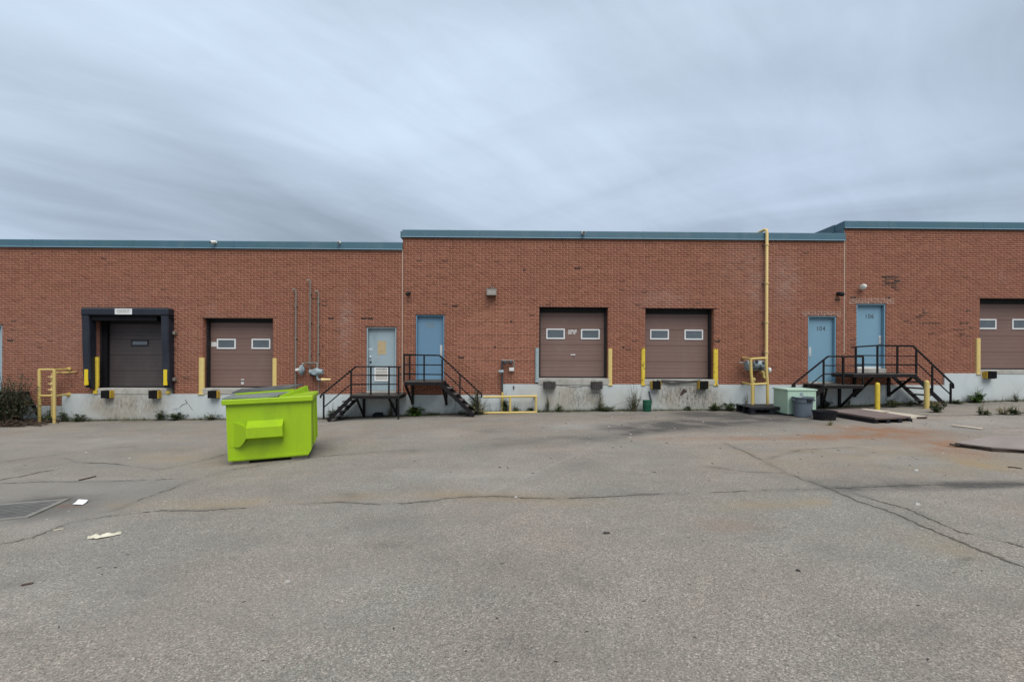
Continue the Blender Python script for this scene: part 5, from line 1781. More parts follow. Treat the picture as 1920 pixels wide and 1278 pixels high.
bin_ = empty('front_load_bin', A_ + ex * Lb / 2 + ey * Wb / 2, 'lime green steel waste bin with fork pocket and dark plastic lids', 'dumpster')
fl = 0.055                                     # skids lift the floor
lf = -0.015                                    # front wall leans out towards the rim
ch = 0.06
prof = [(0.05, fl), (Lb - 0.07, fl), (Lb - 0.01, fl + 0.10), (Lb + 0.01, Hb - 0.09), (lf, Hb - 0.09), (-0.005, fl + 0.05)]
mb = MB().prism([(a, 0.012, b) for a, b in prof], (0, Wb - 0.024, 0)).moved(T)
mb.build('body', 'lime', bin_)
# bottom flange along the near side
MB().box((0.0, -0.006, fl + 0.02), (Lb - 0.05, 0.0115, fl + 0.055)).moved(T).build('bottom_flange', 'lime', bin_)
# rim band
ro = 0.05
mb = MB()
rx0, rx1 = lf - ro, Lb + 0.01 + 0.03
mb.cbox((rx0, -ro, Hb - 0.09), (rx1, 0.02, Hb), 0.012).cbox((rx0, Wb - 0.02, Hb - 0.09), (rx1, Wb + ro, Hb), 0.012)
mb.cbox((rx0, 0.0205, Hb - 0.09), (lf + 0.02, Wb - 0.0205, Hb - 0.003), 0.012).cbox((Lb - 0.02, 0.0205, Hb - 0.09), (rx1, Wb - 0.0205, Hb - 0.003), 0.012)
mb.moved(T).build('rim', 'lime', bin_)
# rear shelf, hinge ridge that rises to the far side
sa, sb = 0.63 * Lb, 0.85 * Lb                 # the ridge runs a little askew
def sxf(y):
    return sa + (sb - sa) * y / Wb


mb = MB().add([(sa, -0.02, Hb + 0.004), (Lb + 0.02, -0.02, Hb + 0.004), (Lb + 0.02, Wb + 0.02, Hb + 0.004), (sb, Wb + 0.02, Hb + 0.004), (sa, -0.02, Hb - 0.02), (Lb + 0.02, -0.02, Hb - 0.02), (Lb + 0.02, Wb + 0.02, Hb - 0.02), (sb, Wb + 0.02, Hb - 0.02)],
              [(0, 1, 2, 3), (7, 6, 5, 4), (0, 4, 5, 1), (1, 5, 6, 2), (2, 6, 7, 3), (3, 7, 4, 0)])
mb.moved(T).build('rear_shelf', 'lime', bin_)
h0, h1 = 0.012, 0.105
rid = MB()
n = 26
for k in range(n):                             # hinge knuckles along the ridge
    a, b = Wb * k / n, Wb * (k + 1) / n
    z0, z1 = Hb + h0 + (h1 - h0) * k / n, Hb + h0 + (h1 - h0) * (k + 1) / n
    j = 0.012 if k % 2 else 0.0
    p, q = sxf(a), sxf(b)
    rid.add([(p - 0.03 - j, a, Hb - 0.01), (p + 0.05 + j, a, Hb - 0.01), (p + 0.03 + j, a, z0 + j), (p - 0.02, a, z0 + j), (q - 0.03 - j, b - 0.004, Hb - 0.01), (q + 0.05 + j, b - 0.004, Hb - 0.01), (q + 0.03 + j, b - 0.004, z1 + j), (q - 0.02, b - 0.004, z1 + j)],
            [(0, 1, 2, 3), (7, 6, 5, 4), (0, 4, 5, 1), (1, 5, 6, 2), (2, 6, 7, 3), (3, 7, 4, 0)])
rid.moved(T).build('hinge_ridge', 'lime', bin_)
# green divider between the lids
yd2 = Wb * 0.5
mb = MB().prism([(lf, yd2 - 0.03, Hb - 0.01), (sxf(yd2), yd2 - 0.03, Hb - 0.01), (sxf(yd2), yd2 - 0.03, Hb + 0.10), (lf, yd2 - 0.03, Hb + 0.065)], (0, 0.05, 0))
mb.moved(T).build('divider', 'lime', bin_)


def lid(y0, y1, ha, hb, hf0, hf1, lab, lm='lid'):
    nx_, ny_ = 10, 6
    vs = []
    for j in range(ny_ + 1):
        for i in range(nx_ + 1):
            u, v = i / nx_, j / ny_
            y = y0 + (y1 - y0) * v
            x = lf - 0.05 + (sxf(y) - 0.04 - lf + 0.05) * u
            zr = (ha + (hb - ha) * v) * u + (hf0 + (hf1 - hf0) * v) * (1 - u)
            z = Hb + zr + 0.022 * math.sin(math.pi * v) * math.sin(math.pi * u) + 0.006 * math.sin(7 * u + 3 * v)
            vs.append((x, y, z))
    m_ = len(vs)
    vs += [(x, y, z - 0.022) for x, y, z in vs]
    fs = []
    for j in range(ny_):
        for i in range(nx_):
            a = j * (nx_ + 1) + i
            q = (a, a + 1, a + nx_ + 2, a + nx_ + 1)
            fs.append(q)
            fs.append(tuple(m_ + k for k in reversed(q)))
    rim_ = [i for i in range(nx_ + 1)] + [j * (nx_ + 1) + nx_ for j in range(1, ny_ + 1)] + [ny_ * (nx_ + 1) + i for i in range(nx_ - 1, -1, -1)] + [j * (nx_ + 1) for j in range(ny_ - 1, 0, -1)]
    for a, b in zip(rim_, rim_[1:] + rim_[:1]):
        fs.append((a, m_ + a, m_ + b, b))
    return MB().add(vs, fs).moved(T).build('lid', lm, bin_, smooth=True, label=lab)


lid(0.0, yd2 - 0.035, 0.028, 0.055, 0.022, 0.04, 'dusty grey near lid', 'lid_dusty')
lid(yd2 - 0.02, Wb, 0.125, 0.165, 0.085, 0.115, 'darker far lid standing higher')
# fork pocket on the near side: bent plate channel with a flared mouth
s0_, s1_ = 0.235 * Lb, 0.66 * Lb
zt0, zf1, zf0, zb0 = Hb * 0.655, Hb * 0.565, Hb * 0.41, Hb * 0.35
out = 0.17
tilt = 0.0
sec = [(0.012, zt0), (-out, zf1), (-out, zf0), (0.012, zb0)]
th = 0.012
sec_in = [(0.012, zt0 - th * 1.6), (-out + th, zf1 - th * 0.6), (-out + th, zf0 + th * 0.6), (0.012, zb0 + th * 1.6)]
mb = MB()
ring = [(s0_, y, z) for y, z in sec] + [(s0_, y, z) for y, z in reversed(sec_in)]
n = len(ring)
mb.add(ring + [(s1_, y, z) for _, y, z in ring], [tuple(range(n)), tuple(range(2 * n - 1, n - 1, -1))] + [(i, (i + 1) % n, n + (i + 1) % n, n + i) for i in range(n)])
fp = mb.moved(T).build('fork_pocket', 'lime', bin_)
fl0 = 0.02 * Lb
zh = zt0 - zb0


def mp(u, w, extra=0.0):
    """a point of the mouth plate: u 0 at the wall .. 1 at the channel's front, w height"""
    return (fl0 + (s0_ - fl0) * u, 0.010 - (out + 0.01) * max(0.0, (u - 0.2) / 0.8) ** 1.1 + extra, w)


rows = []
for u in (0.0, 0.25, 0.5, 0.62, 0.72, 0.82, 0.92, 1.0):
    k = max(0.0, (u - 0.25) / 0.75)
    top = (zt0 - 0.012) * (1 - k ** 1.8) + zf1 * k ** 1.8
    k2 = max(0.0, (u - 0.5) / 0.5)
    bot = (zb0 - 0.085) * (1 - k2 ** 1.6) + zf0 * k2 ** 1.6
    rows.append([mp(u, top), mp(u, top * 0.6 + bot * 0.4), mp(u, bot)])
mb = MB()
n = len(rows)
ft = [p for r in rows for p in r]
bk = [(x, 0.0118, z) for x, y, z in ft]
mb.add(ft + bk, [(i * 3 + q, i * 3 + q + 1, i * 3 + q + 4, i * 3 + q + 3) for i in range(n - 1) for q in range(2)] +
       [(i * 3, i * 3 + 3, 3 * n + i * 3 + 3, 3 * n + i * 3) for i in range(n - 1)] + [(i * 3 + 2, i * 3 + 5, 3 * n + i * 3 + 5, 3 * n + i * 3 + 2) for i in range(n - 1)])
mb.moved(T).build('pocket_mouth', 'lime', bin_)
# skids
for y in (0.06, Wb - 0.18):
    for xa_, xb_ in ((0.05, 0.30), (Lb - 0.34, Lb - 0.08)):
        MB().cbox((xa_, y, -0.005), (xb_, y + 0.1, fl), 0.006).moved(T).build('skid', 'galv', bin_)
# stiffening ribs and far pocket on the right-hand face
for y in (0.42, 0.72, 1.25):
    MB().cbox((Lb - 0.01, y, fl + 0.14), (Lb + 0.025, y + 0.07, Hb - 0.1), 0.012).moved(T).build('stiffener', 'lime', bin_)

# ------------------------------------------------------------------ things standing on the yard
# pale green electrical cabinet
g = G(1504, 779)
yb = g.y
xL, xR = PX(1477, 760, yb), PX(1530.5, 760, yb)
ztp = P(1503, 729.5, yb).z
o = empty('utility_cabinet', ((xL + xR) / 2, yb + 0.35, g.z), 'pale green utility cabinet standing behind the slate grey bin', 'utility box')
MB().cbox((xL, yb, g.z + 0.04), (xR, yb + 0.72, ztp - 0.03), 0.012).build('body', 'pad_green', o)
MB().prism([(xL - 0.02, yb - 0.02, ztp - 0.032), (xL - 0.02, yb - 0.02, ztp - 0.008), (xL - 0.02, yb + 0.02, ztp), (xL - 0.02, yb + 0.70, ztp + 0.012), (xL - 0.02, yb + 0.74, ztp - 0.004), (xL - 0.02, yb + 0.74, ztp - 0.032)], (xR - xL + 0.04, 0, 0)).build('lid', 'pad_green', o)
xm = PX(1503, 740, yb)
MB().cbox((xm - 0.045, yb - 0.012, P(1503, 741.5, yb).z), (xm + 0.045, yb + 0.004, P(1503, 735.5, yb).z), 0.004).build('latch', 'meter', o)
MB().cbox((xm - 0.03, yb - 0.006, P(1503, 745, yb).z), (xm + 0.03, yb + 0.004, P(1503, 742, yb).z), 0.002).build('label_plate', 'sign_white', o)
MB().box((xL + 0.03, yb + 0.03, gzf(xL, yb) - 0.05), (xR - 0.03, yb + 0.69, g.z + 0.042)).build('plinth', 'meter_dark', o)
MB().box((xL + 0.04, yb - 0.003, g.z + 0.10), (xL + 0.05, yb + 0.003, ztp - 0.07)).box((xR - 0.05, yb - 0.003, g.z + 0.10), (xR - 0.04, yb + 0.003, ztp - 0.07)).box((xL + 0.0505, yb - 0.003, ztp - 0.07), (xR - 0.0505, yb + 0.003, ztp - 0.06)).build('door_edge', 'pad_green', o)

# slate grey round bin
g = G(1505.5, 781)
y_ = g.y
rt_, rb_ = 18.4 * y_ / F, 15.2 * y_ / F
Hh = P(1505, 743.5, y_).z - g.z
o = empty('round_bin', g, 'slate grey round plastic bin in front of the pale green cabinet', 'bin')
MB().lathe((g.x, g.y, g.z - 0.003), [(rb_ - 0.02, 0.0), (rb_, 0.02), (rt_ - 0.035, Hh - 0.16), (rt_ - 0.02, Hh - 0.15), (rt_ - 0.01, Hh - 0.03), (rt_ + 0.012, Hh - 0.025), (rt_ + 0.012, Hh), (rt_ - 0.01, Hh), (rt_ - 0.03, Hh - 0.05), (rb_ - 0.03, 0.05), (0.01, 0.045)], 36, cap=True).build('body', 'bin_grey', o, smooth=True)
mb = MB()
mb.cbox((g.x - 0.07 + 0.02, g.y - rt_ - 0.012, g.z + Hh - 0.12), (g.x + 0.07 + 0.02, g.y - rt_ + 0.03, g.z + Hh - 0.05), 0.008)
mb.build('name_plate', 'black_plastic', o)
for s in (-1, 1):
    MB().cbox((g.x + s * (rt_ + 0.012) - 0.02, g.y - 0.08, g.z + Hh - 0.11), (g.x + s * (rt_ + 0.012) + 0.02, g.y + 0.08, g.z + Hh - 0.06), 0.01).build('grip', 'bin_grey', o)

# black plastic pallet
g = G(1449, 777)
o = empty('plastic_pallet', (g.x, g.y + 0.5, gzf(g.x, g.y + 0.5)), 'black plastic pallet lying on the yard left of the green cabinet', 'pallet')
rot = R(-3)
Rm = Matrix.Translation((g.x, g.y, 0)) @ Matrix.Rotation(rot, 4, 'Z')
pw, pd, phh = 1.28, 1.0, 0.215


def gpt(mbx):
    mbx.v = [(x, y, z + gzf(x, y)) for x, y, z in [tuple(Rm @ Vector(p)) for p in mbx.v]]
    return mbx


for k in range(7):
    y0 = pd * k / 7
    gpt(MB().cbox((-pw / 2, y0 + 0.008, phh - 0.028), (pw / 2, y0 + pd / 7 - 0.008, phh), 0.008)).build('deck_slat', 'black_plastic', o)
for i in range(3):
    for j in range(3):
        xx, yy = -pw / 2 + 0.02 + i * (pw - 0.18) / 2, 0.02 + j * (pd - 0.18) / 2
        gpt(MB().cbox((xx, yy, 0.0), (xx + 0.14, yy + 0.14, phh - 0.03), 0.012)).build('foot', 'black_plastic', o)
for yy in (0.0, (pd - 0.14) / 2 + 0.02, pd - 0.1):
    gpt(MB().cbox((-pw / 2 + 0.005, yy, 0.004), (pw / 2 - 0.005, yy + 0.1, 0.03), 0.006)).build('runner', 'black_plastic', o)
gpt(MB().cbox((-pw / 2 + 0.002, 0.0, phh - 0.075), (pw / 2 - 0.002, 0.02, phh - 0.029), 0.004)).build('lip', 'black_plastic', o)

# black tub
g = G(1555.5, 788)
y_ = g.y + 0.2
r_ = 20.5 * y_ / F
hh = 0.235
MB().lathe((g.x, y_, gzf(g.x, y_) - 0.004), [(r_ * 0.86, 0), (r_ * 0.9, 0.02), (r_ * 0.97, hh - 0.03), (r_ * 1.04, hh - 0.025), (r_ * 1.04, hh), (r_ * 0.97, hh), (r_ * 0.85, 0.03), (0.01, 0.03)], 36).build('tub', 'black_plastic', smooth=True, label='low round black tub on the yard, left of the brown panel', cat='tub')
# dark green bucket
g = G(1216, 772)
r_ = 8.2 * g.y / F
hh = P(1216, 750.5, g.y).z - g.z
o = empty('bucket', g + Vector((0, 0.15, 0)), 'dark green bucket against the concrete below the hanging hose', 'bucket')
MB().lathe((g.x, g.y + 0.15, g.z - 0.004), [(r_ * 0.86, 0), (r_ * 0.93, 0.015), (r_, hh - 0.05), (r_ * 1.03, hh - 0.05), (r_ * 1.03, hh), (r_ * 0.96, hh), (r_ * 0.9, 0.03), (0.01, 0.03)], 24).build('body', 'bin_green', o, smooth=True)
MB().tube([(g.x - r_, g.y + 0.15, g.z + hh - 0.03), (g.x - r_ * 0.9, g.y - 0.01, g.z + hh - 0.1), (g.x, g.y - 0.03, g.z + hh - 0.13), (g.x + r_ * 0.9, g.y - 0.01, g.z + hh - 0.1), (g.x + r_, g.y + 0.15, g.z + hh - 0.03)], 0.006, 6).build('bail', 'meter_dark', o)
# small black crate under the first stair
g = G(707, 782)
w_ = 9.0 * g.y / F
z0 = g.z - 0.005
o = empty('tool_case', g + Vector((0, 0.1, 0)), 'small black case lying on the ground under the left stair', 'case')
MB().cbox((g.x - w_, g.y, z0), (g.x + w_, g.y + 0.22, z0 + 0.11), 0.015).build('body', 'black_plastic', o)
MB().cbox((g.x - w_ * 0.6, g.y + 0.015, z0 + 0.11), (g.x + w_, g.y + 0.2, z0 + 0.145), 0.012).build('lid', 'black_plastic', o)
MB().tube([(g.x - w_ * 0.5, g.y - 0.004, z0 + 0.1), (g.x - w_ * 0.4, g.y - 0.03, z0 + 0.1), (g.x + w_ * 0.4, g.y - 0.03, z0 + 0.1), (g.x + w_ * 0.5, g.y - 0.004, z0 + 0.1)], 0.009, 6).build('handle', 'black_plastic', o)


# panels and boards on the yard
def lift(px, py, h):
    """the point seen at a pixel on a surface h above the ground"""
    d = ray(px, py)
    lo, hi = 0.3, 40.0
    for _ in range(50):
        m = (lo + hi) / 2
        if CZ + d.z * m - gzf(d.x * m, d.y * m) - h > 0:
            lo = m
        else:
            hi = m
    return Vector((d.x * lo, d.y * lo, CZ + d.z * lo))


o = empty('brown_panel', G(1625, 778), 'large weathered brown panel lying over a dark pallet, before the bollards', 'panel')
quad = [lift(1547, 768.2, 0.15), lift(1641, 782.5, 0.15), lift(1708, 780.5, 0.13), lift(1612, 766.0, 0.15)]
MB().slab(quad, 0.035).build('sheet', 'panel_brown', o)
MB().slab([p + Vector((0, 0, -0.002)) - (p - (quad[0] + quad[1] + quad[2] + quad[3]) / 4) * 0.002 + Vector((0, -0.012 if i in (0, 1) else 0, -0.036)) for i, p in enumerate(quad)], 0.02).build('broken_edge', 'panel_edge', o)
cen = (quad[0] + quad[1] + quad[2] + quad[3]) / 4
o2 = empty('dark_pallet', (cen.x, cen.y, gzf(cen.x, cen.y)), 'dark pallet squashed beneath the large brown panel', 'pallet')
e1 = (quad[1] - quad[0])
e1.z = 0
e2 = (quad[3] - quad[0])
e2.z = 0
for k, t in enumerate((0.06, 0.36, 0.66, 0.92)):
    a = quad[0] + e2 * t + e1 * 0.08
    b = quad[0] + e2 * t + e1 * 0.98
    mb = MB()
    m_ = 8
    for q in range(m_):
        p0 = a.lerp(b, q / m_)
        p1 = a.lerp(b, (q + 1) / m_)
        mb.bar((p0.x, p0.y, gzf(p0.x, p0.y) + 0.042), (p1.x, p1.y, gzf(p1.x, p1.y) + 0.042), 0.09, 0.10)
    mb.build('bearer', 'black_plastic', o2)
quad2 = [lift(1655, 769.0, 0.05), lift(1700, 781.5, 0.05), lift(1738, 780.2, 0.05), lift(1666, 767.6, 0.05)]
quad2 = [lift(1622, 771.0, 0.06), lift(1698, 782.0, 0.055), lift(1737, 779.8, 0.055), lift(1654, 769.3, 0.055)]
MB().slab([lift(1606, 766.6, 0.10), lift(1646, 771.8, 0.10), lift(1669, 770.3, 0.09), lift(1624, 765.6, 0.10)], 0.02).build('pale_sheet', 'wood', label='thin pale sheet beneath the far edge of the brown panel, by the first bollard', cat='sheet')
pb = MB().slab(quad2, 0.05)
pb.build('board', 'wood', label='pale board with a dark edge sticking out behind the brown panel', cat='board')
mb = MB().slab([lift(1642, 779.5, 0.06), lift(1736, 781.8, 0.045), lift(1738.5, 780.2, 0.045), lift(1660, 776, 0.06)], 0.045)
mb.build('dark_board', 'panel_edge', label='narrow dark board end poking out right of the brown panel', cat='board')
MB().slab([lift(1678, 787.6, 0.02), lift(1707, 791.6, 0.02), lift(1709, 790.8, 0.02), lift(1683, 787.0, 0.02)], 0.02).build('wood_strip', 'wood', label='short wood strip lying just in front of the brown panel', cat='wood strip')
MB().slab([lift(1785, 796.6, 0.03), lift(1841, 803.6, 0.03), lift(1842, 801.6, 0.03), lift(1786, 795.6, 0.03)], 0.03).build('wood_strip', 'wood', label='long pale wood strip lying alone on the right of the yard', cat='wood strip')
# big sheet on the right
o = empty('dusty_panel', G(1880, 838), 'dusty pink-brown panel with a broken dark edge, cut by the right edge of the picture', 'panel')
Q = [lift(1790, 829.0, 0.075), lift(1858, 837.5, 0.075), lift(1990, 846.0, 0.075), lift(2100, 836, 0.075), lift(1975, 815, 0.075), lift(1862, 817, 0.075)]
MB().slab(Q, 0.02).build('sheet', 'panel_dusty', o)
mb = MB()
edge = [Q[0], lift(1825, 834.2, 0.06), Q[1], lift(1920, 842, 0.06), Q[2]]
for p, q in zip(edge[:-1], edge[1:]):
    mb.bar(p + Vector((0, -0.014, -0.042)), q + Vector((0, -0.014, -0.042)), 0.03, 0.05)
mb.build('splintered_edge', 'panel_edge', o)
mb = MB()
for p, q in ((Q[0], lift(1822, 834.2, 0.06)),):
    mb.bar(p + Vector((-0.02, -0.03, -0.012)), q + Vector((0, -0.03, -0.02)), 0.02, 0.012)
mb.tube([Q[0] + Vector((-0.02, 0.06, -0.04)), Q[0] + Vector((-0.08, 0, -0.035)), Q[0] + Vector((0.0, -0.07, -0.04)), Q[0] + Vector((0.12, -0.09, -0.045))], 0.018, 6)
mb.build('peeling_strip', 'panel_edge', o)

# drain grate
g = G(20, 960)
o = empty('drain_grate', g, 'cast iron drain grate sunk in the asphalt at the left edge', 'drain grate')
c = [G(-70, 968), G(20, 985), G(92, 945), G(20, 939)]
c = [G(-60, 966), G(0, 985), G(92, 947), G(34, 940)]
e1, e2 = c[2] - c[1], c[0] - c[1]
# a square frame of the same bearing
u = e1.normalized()
v = Vector((-u.y, u.x, 0))
cen = (c[0] + c[1] + c[2] + c[3]) / 4
S = 0.40


def gp(a, b, h=0.0):
    p = cen + u * a + v * b
    return Vector((p.x, p.y, gzf(p.x, p.y) + h))


mb = MB()
for (a0, b0, a1, b1) in ((-S, -S, S, -S + 0.07), (-S, S - 0.07, S, S), (-S, -S + 0.0705, -S + 0.07, S - 0.0705), (S - 0.07, -S + 0.0705, S, S - 0.0705)):
    mb.slab([gp(a0, b0, 0.012), gp(a1, b0, 0.012), gp(a1, b1, 0.012), gp(a0, b1, 0.012)], 0.03)
mb.build('frame', 'iron_dusty', o)
MB().slab([gp(-S + 0.06, -S + 0.06, 0.005), gp(S - 0.06, -S + 0.06, 0.005), gp(S - 0.06, S - 0.06, 0.005), gp(-S + 0.06, S - 0.06, 0.005)], 0.01).build('pit', 'seal', o)
nbars = 9
for k in range(nbars):
    a = -S + 0.075 + (2 * S - 0.15) * k / nbars
    MB().slab([gp(a, -S + 0.0705, 0.014), gp(a + 0.045, -S + 0.0705, 0.014), gp(a + 0.045, S - 0.0705, 0.014), gp(a, S - 0.0705, 0.014)], 0.018).build('grate_bar', 'iron', o)

# paper, cloth, sticks
mb = MB()
p = [lift(136, 944.5, 0.012), lift(155, 945.5, 0.012), lift(165, 936.5, 0.03), lift(147, 935.5, 0.045)]
mb.add([p[0], p[1], p[2], p[3], (p[1] + p[2]) / 2 + Vector((0, 0, -0.008)), (p[0] + p[3]) / 2 + Vector((0, 0, -0.008))], [(0, 1, 4, 5), (5, 4, 2, 3)])
mb.build('paper_sheet', 'paper', label='white sheet of paper lying beside the drain grate', cat='paper')
rg = G(197, 1006)
mb = MB()
nu, nv = 14, 6
vs = []
for j in range(nv + 1):
    for i in range(nu + 1):
        u_, v_ = i / nu - 0.5, j / nv - 0.5
        wdt = 0.06 * (1 - 0.75 * max(0, u_ + 0.1)) * (0.6 + 0.4 * math.cos(6 * u_))
        x, y = rg.x + u_ * 0.24, rg.y + v_ * wdt * 2 + u_ * 0.09
        z = gzf(x, y) + 0.006 + max(0.0, 0.028 * (1 - 4 * v_ * v_)) * (0.55 + 0.45 * math.sin(17 * u_ + 9 * v_)) + 0.008 * random.random()
        vs.append((x, y, z))
mb.add(vs, [(j * (nu + 1) + i, j * (nu + 1) + i + 1, (j + 1) * (nu + 1) + i + 1, (j + 1) * (nu + 1) + i) for j in range(nv) for i in range(nu)])
mb.build('crumpled_glove', 'cloth', label='crumpled cream work glove lying on the asphalt', cat='glove')
for (p0, p1, r_, lab, m_) in [((148, 901), (180, 893), 0.012, 'thin brown stick lying across the left asphalt seam', 'twig'), ((1890, 876), (1917, 879), 0.010, 'thin dark stick at the right edge below the dusty panel', 'twig'),
                              ((100, 995), (120, 992), 0.008, 'short pale stick left of the crumpled glove', 'wood'), ((40, 1098), (62, 1094), 0.008, 'short dark twig near the lower left of the yard', 'twig')]:
    a, b = G(*p0), G(*p1)
    m = (a + b) / 2 + Vector((0.02, 0.015, 0))
    MB().tube([(q.x, q.y, gzf(q.x, q.y) + r_ * 0.8) for q in (a, m, b)], [r_, r_ * 0.9, r_ * 0.6], 6).build('stick', m_, label=lab, cat='stick')
for (px, py, s, m_, lab) in [(1137, 1000, 0.05, 'litter_dark', 'black lump of debris alone on the middle asphalt'), (1497, 1070, 0.035, 'litter_dark', 'small dark leaf scrap on the lower right asphalt'),
                             (1718, 882, 0.06, 'litter_pale', 'white scrap below the rust stain on the right'), (1720, 946, 0.06, 'litter_pale', 'white flake right of the crack junction'), (540, 1090, 0.04, 'litter_pale', 'pale flake of litter on the lower left asphalt'),
                             (967, 932, 0.04, 'litter_pale', 'white speck lying in the long crack')]:
    g = G(px, py)
    mb = MB()
    n = 7
    ring = []
    for k in range(n):
        a = 2 * math.pi * k / n
        rr = 0.7 * s * random.uniform(0.55, 1.1)
        ring.append(Vector((g.x + rr * math.cos(a), g.y + 0.6 * rr * math.sin(a), 0)))
    vs = [(q.x, q.y, gzf(q.x, q.y) + 0.001) for q in ring] + [(g.x + (q.x - g.x) * 0.6, g.y + (q.y - g.y) * 0.6, gzf(q.x, q.y) + s * random.uniform(0.2, 0.5)) for q in ring]
    mb.add(vs, [(k, (k + 1) % n, n + (k + 1) % n, n + k) for k in range(n)] + [tuple(range(n, 2 * n)), tuple(range(n))[::-1]])
    mb.build('debris_scrap', m_, label=lab, cat='debris')

# scattered chips: nobody could count these
mb = MB()
for _ in range(260):
    if random.random() < 0.62:
        px, py = random.gauss(1250, 420), 772 + abs(random.gauss(0, 40))
    else:
        px, py = random.uniform(0, 1920), random.uniform(780, 1000)
    if not (0 < px < 1920 and 770 < py < 1275):
        continue
    g = G(px, py)
    if g.y > D - 0.1:
        g.y = D - random.uniform(0.1, 0.7)
    s = random.choice((0.006, 0.008, 0.012, 0.02, 0.03)) * (1.0 if py < 860 else 0.4)
    a = random.uniform(0, 6.28)
    z = gzf(g.x, g.y)
    ca, sa = math.cos(a) * s, math.sin(a) * s
    k = random.uniform(0.3, 0.8)
    h = s * random.uniform(0.2, 0.6)
    mb.add([(g.x + ca, g.y + sa, z), (g.x - sa * k, g.y + ca * k, z), (g.x - ca, g.y - sa, z), (g.x + sa * k, g.y - ca * k, z), (g.x, g.y, z + h)], [(0, 1, 4), (1, 2, 4), (2, 3, 4), (3, 0, 4)])
mb.build('gravel_chips', 'litter_pale', kind='stuff', origin=(0, 0, 0))
mb = MB()
for _ in range(420):
    px, py = (random.gauss(1500, 380), 776 + abs(random.gauss(0, 60))) if random.random() < 0.6 else (random.uniform(0, 1920), random.uniform(800, 1270))
    if not (0 < px < 1920 and 770 < py < 1275):
        continue
    g = G(px, py)
    if g.y > D - 0.1:
        g.y = D - random.uniform(0.1, 0.7)
    s = random.choice((0.01, 0.015, 0.025, 0.04)) * (1.0 if py < 900 else 0.5)
    a = random.uniform(0, 6.28)
    z = gzf(g.x, g.y)
    ca, sa = math.cos(a) * s, math.sin(a) * s
    k = random.uniform(0.12, 0.5)
    h = s * random.uniform(0.1, 0.4)
    mb.add([(g.x + ca, g.y + sa, z), (g.x - sa * k, g.y + ca * k, z), (g.x - ca, g.y - sa, z), (g.x + sa * k, g.y - ca * k, z), (g.x, g.y, z + h)], [(0, 1, 4), (1, 2, 4), (2, 3, 4), (3, 0, 4)])
mb.build('bark_debris', 'litter_dark', kind='stuff', origin=(0, 0, 0))


# ------------------------------------------------------------------ weeds
def add_leaf(mb, p, d, ln, wd, droop=0.3):
    d = d.normalized()
    s = d.cross(Vector((0, 0, 1)))
    if s.length < 0.05:
        s = Vector((random.uniform(-1, 1), random.uniform(-1, 1), 0))
    s = s.normalized() * wd / 2
    m = p + d * ln * 0.45 + Vector((0, 0, 0.04 * ln))
    e = p + d * ln + Vector((0, 0, -droop * ln))
    k = len(mb.v)
    mb.v += [tuple(p), tuple(m + s), tuple(m - s), tuple(e), tuple(m - Vector((0, 0, 0.12 * wd)))]
    mb.f += [(k, k + 1, k + 4), (k, k + 4, k + 2), (k + 1, k + 3, k + 4), (k + 4, k + 3, k + 2)]


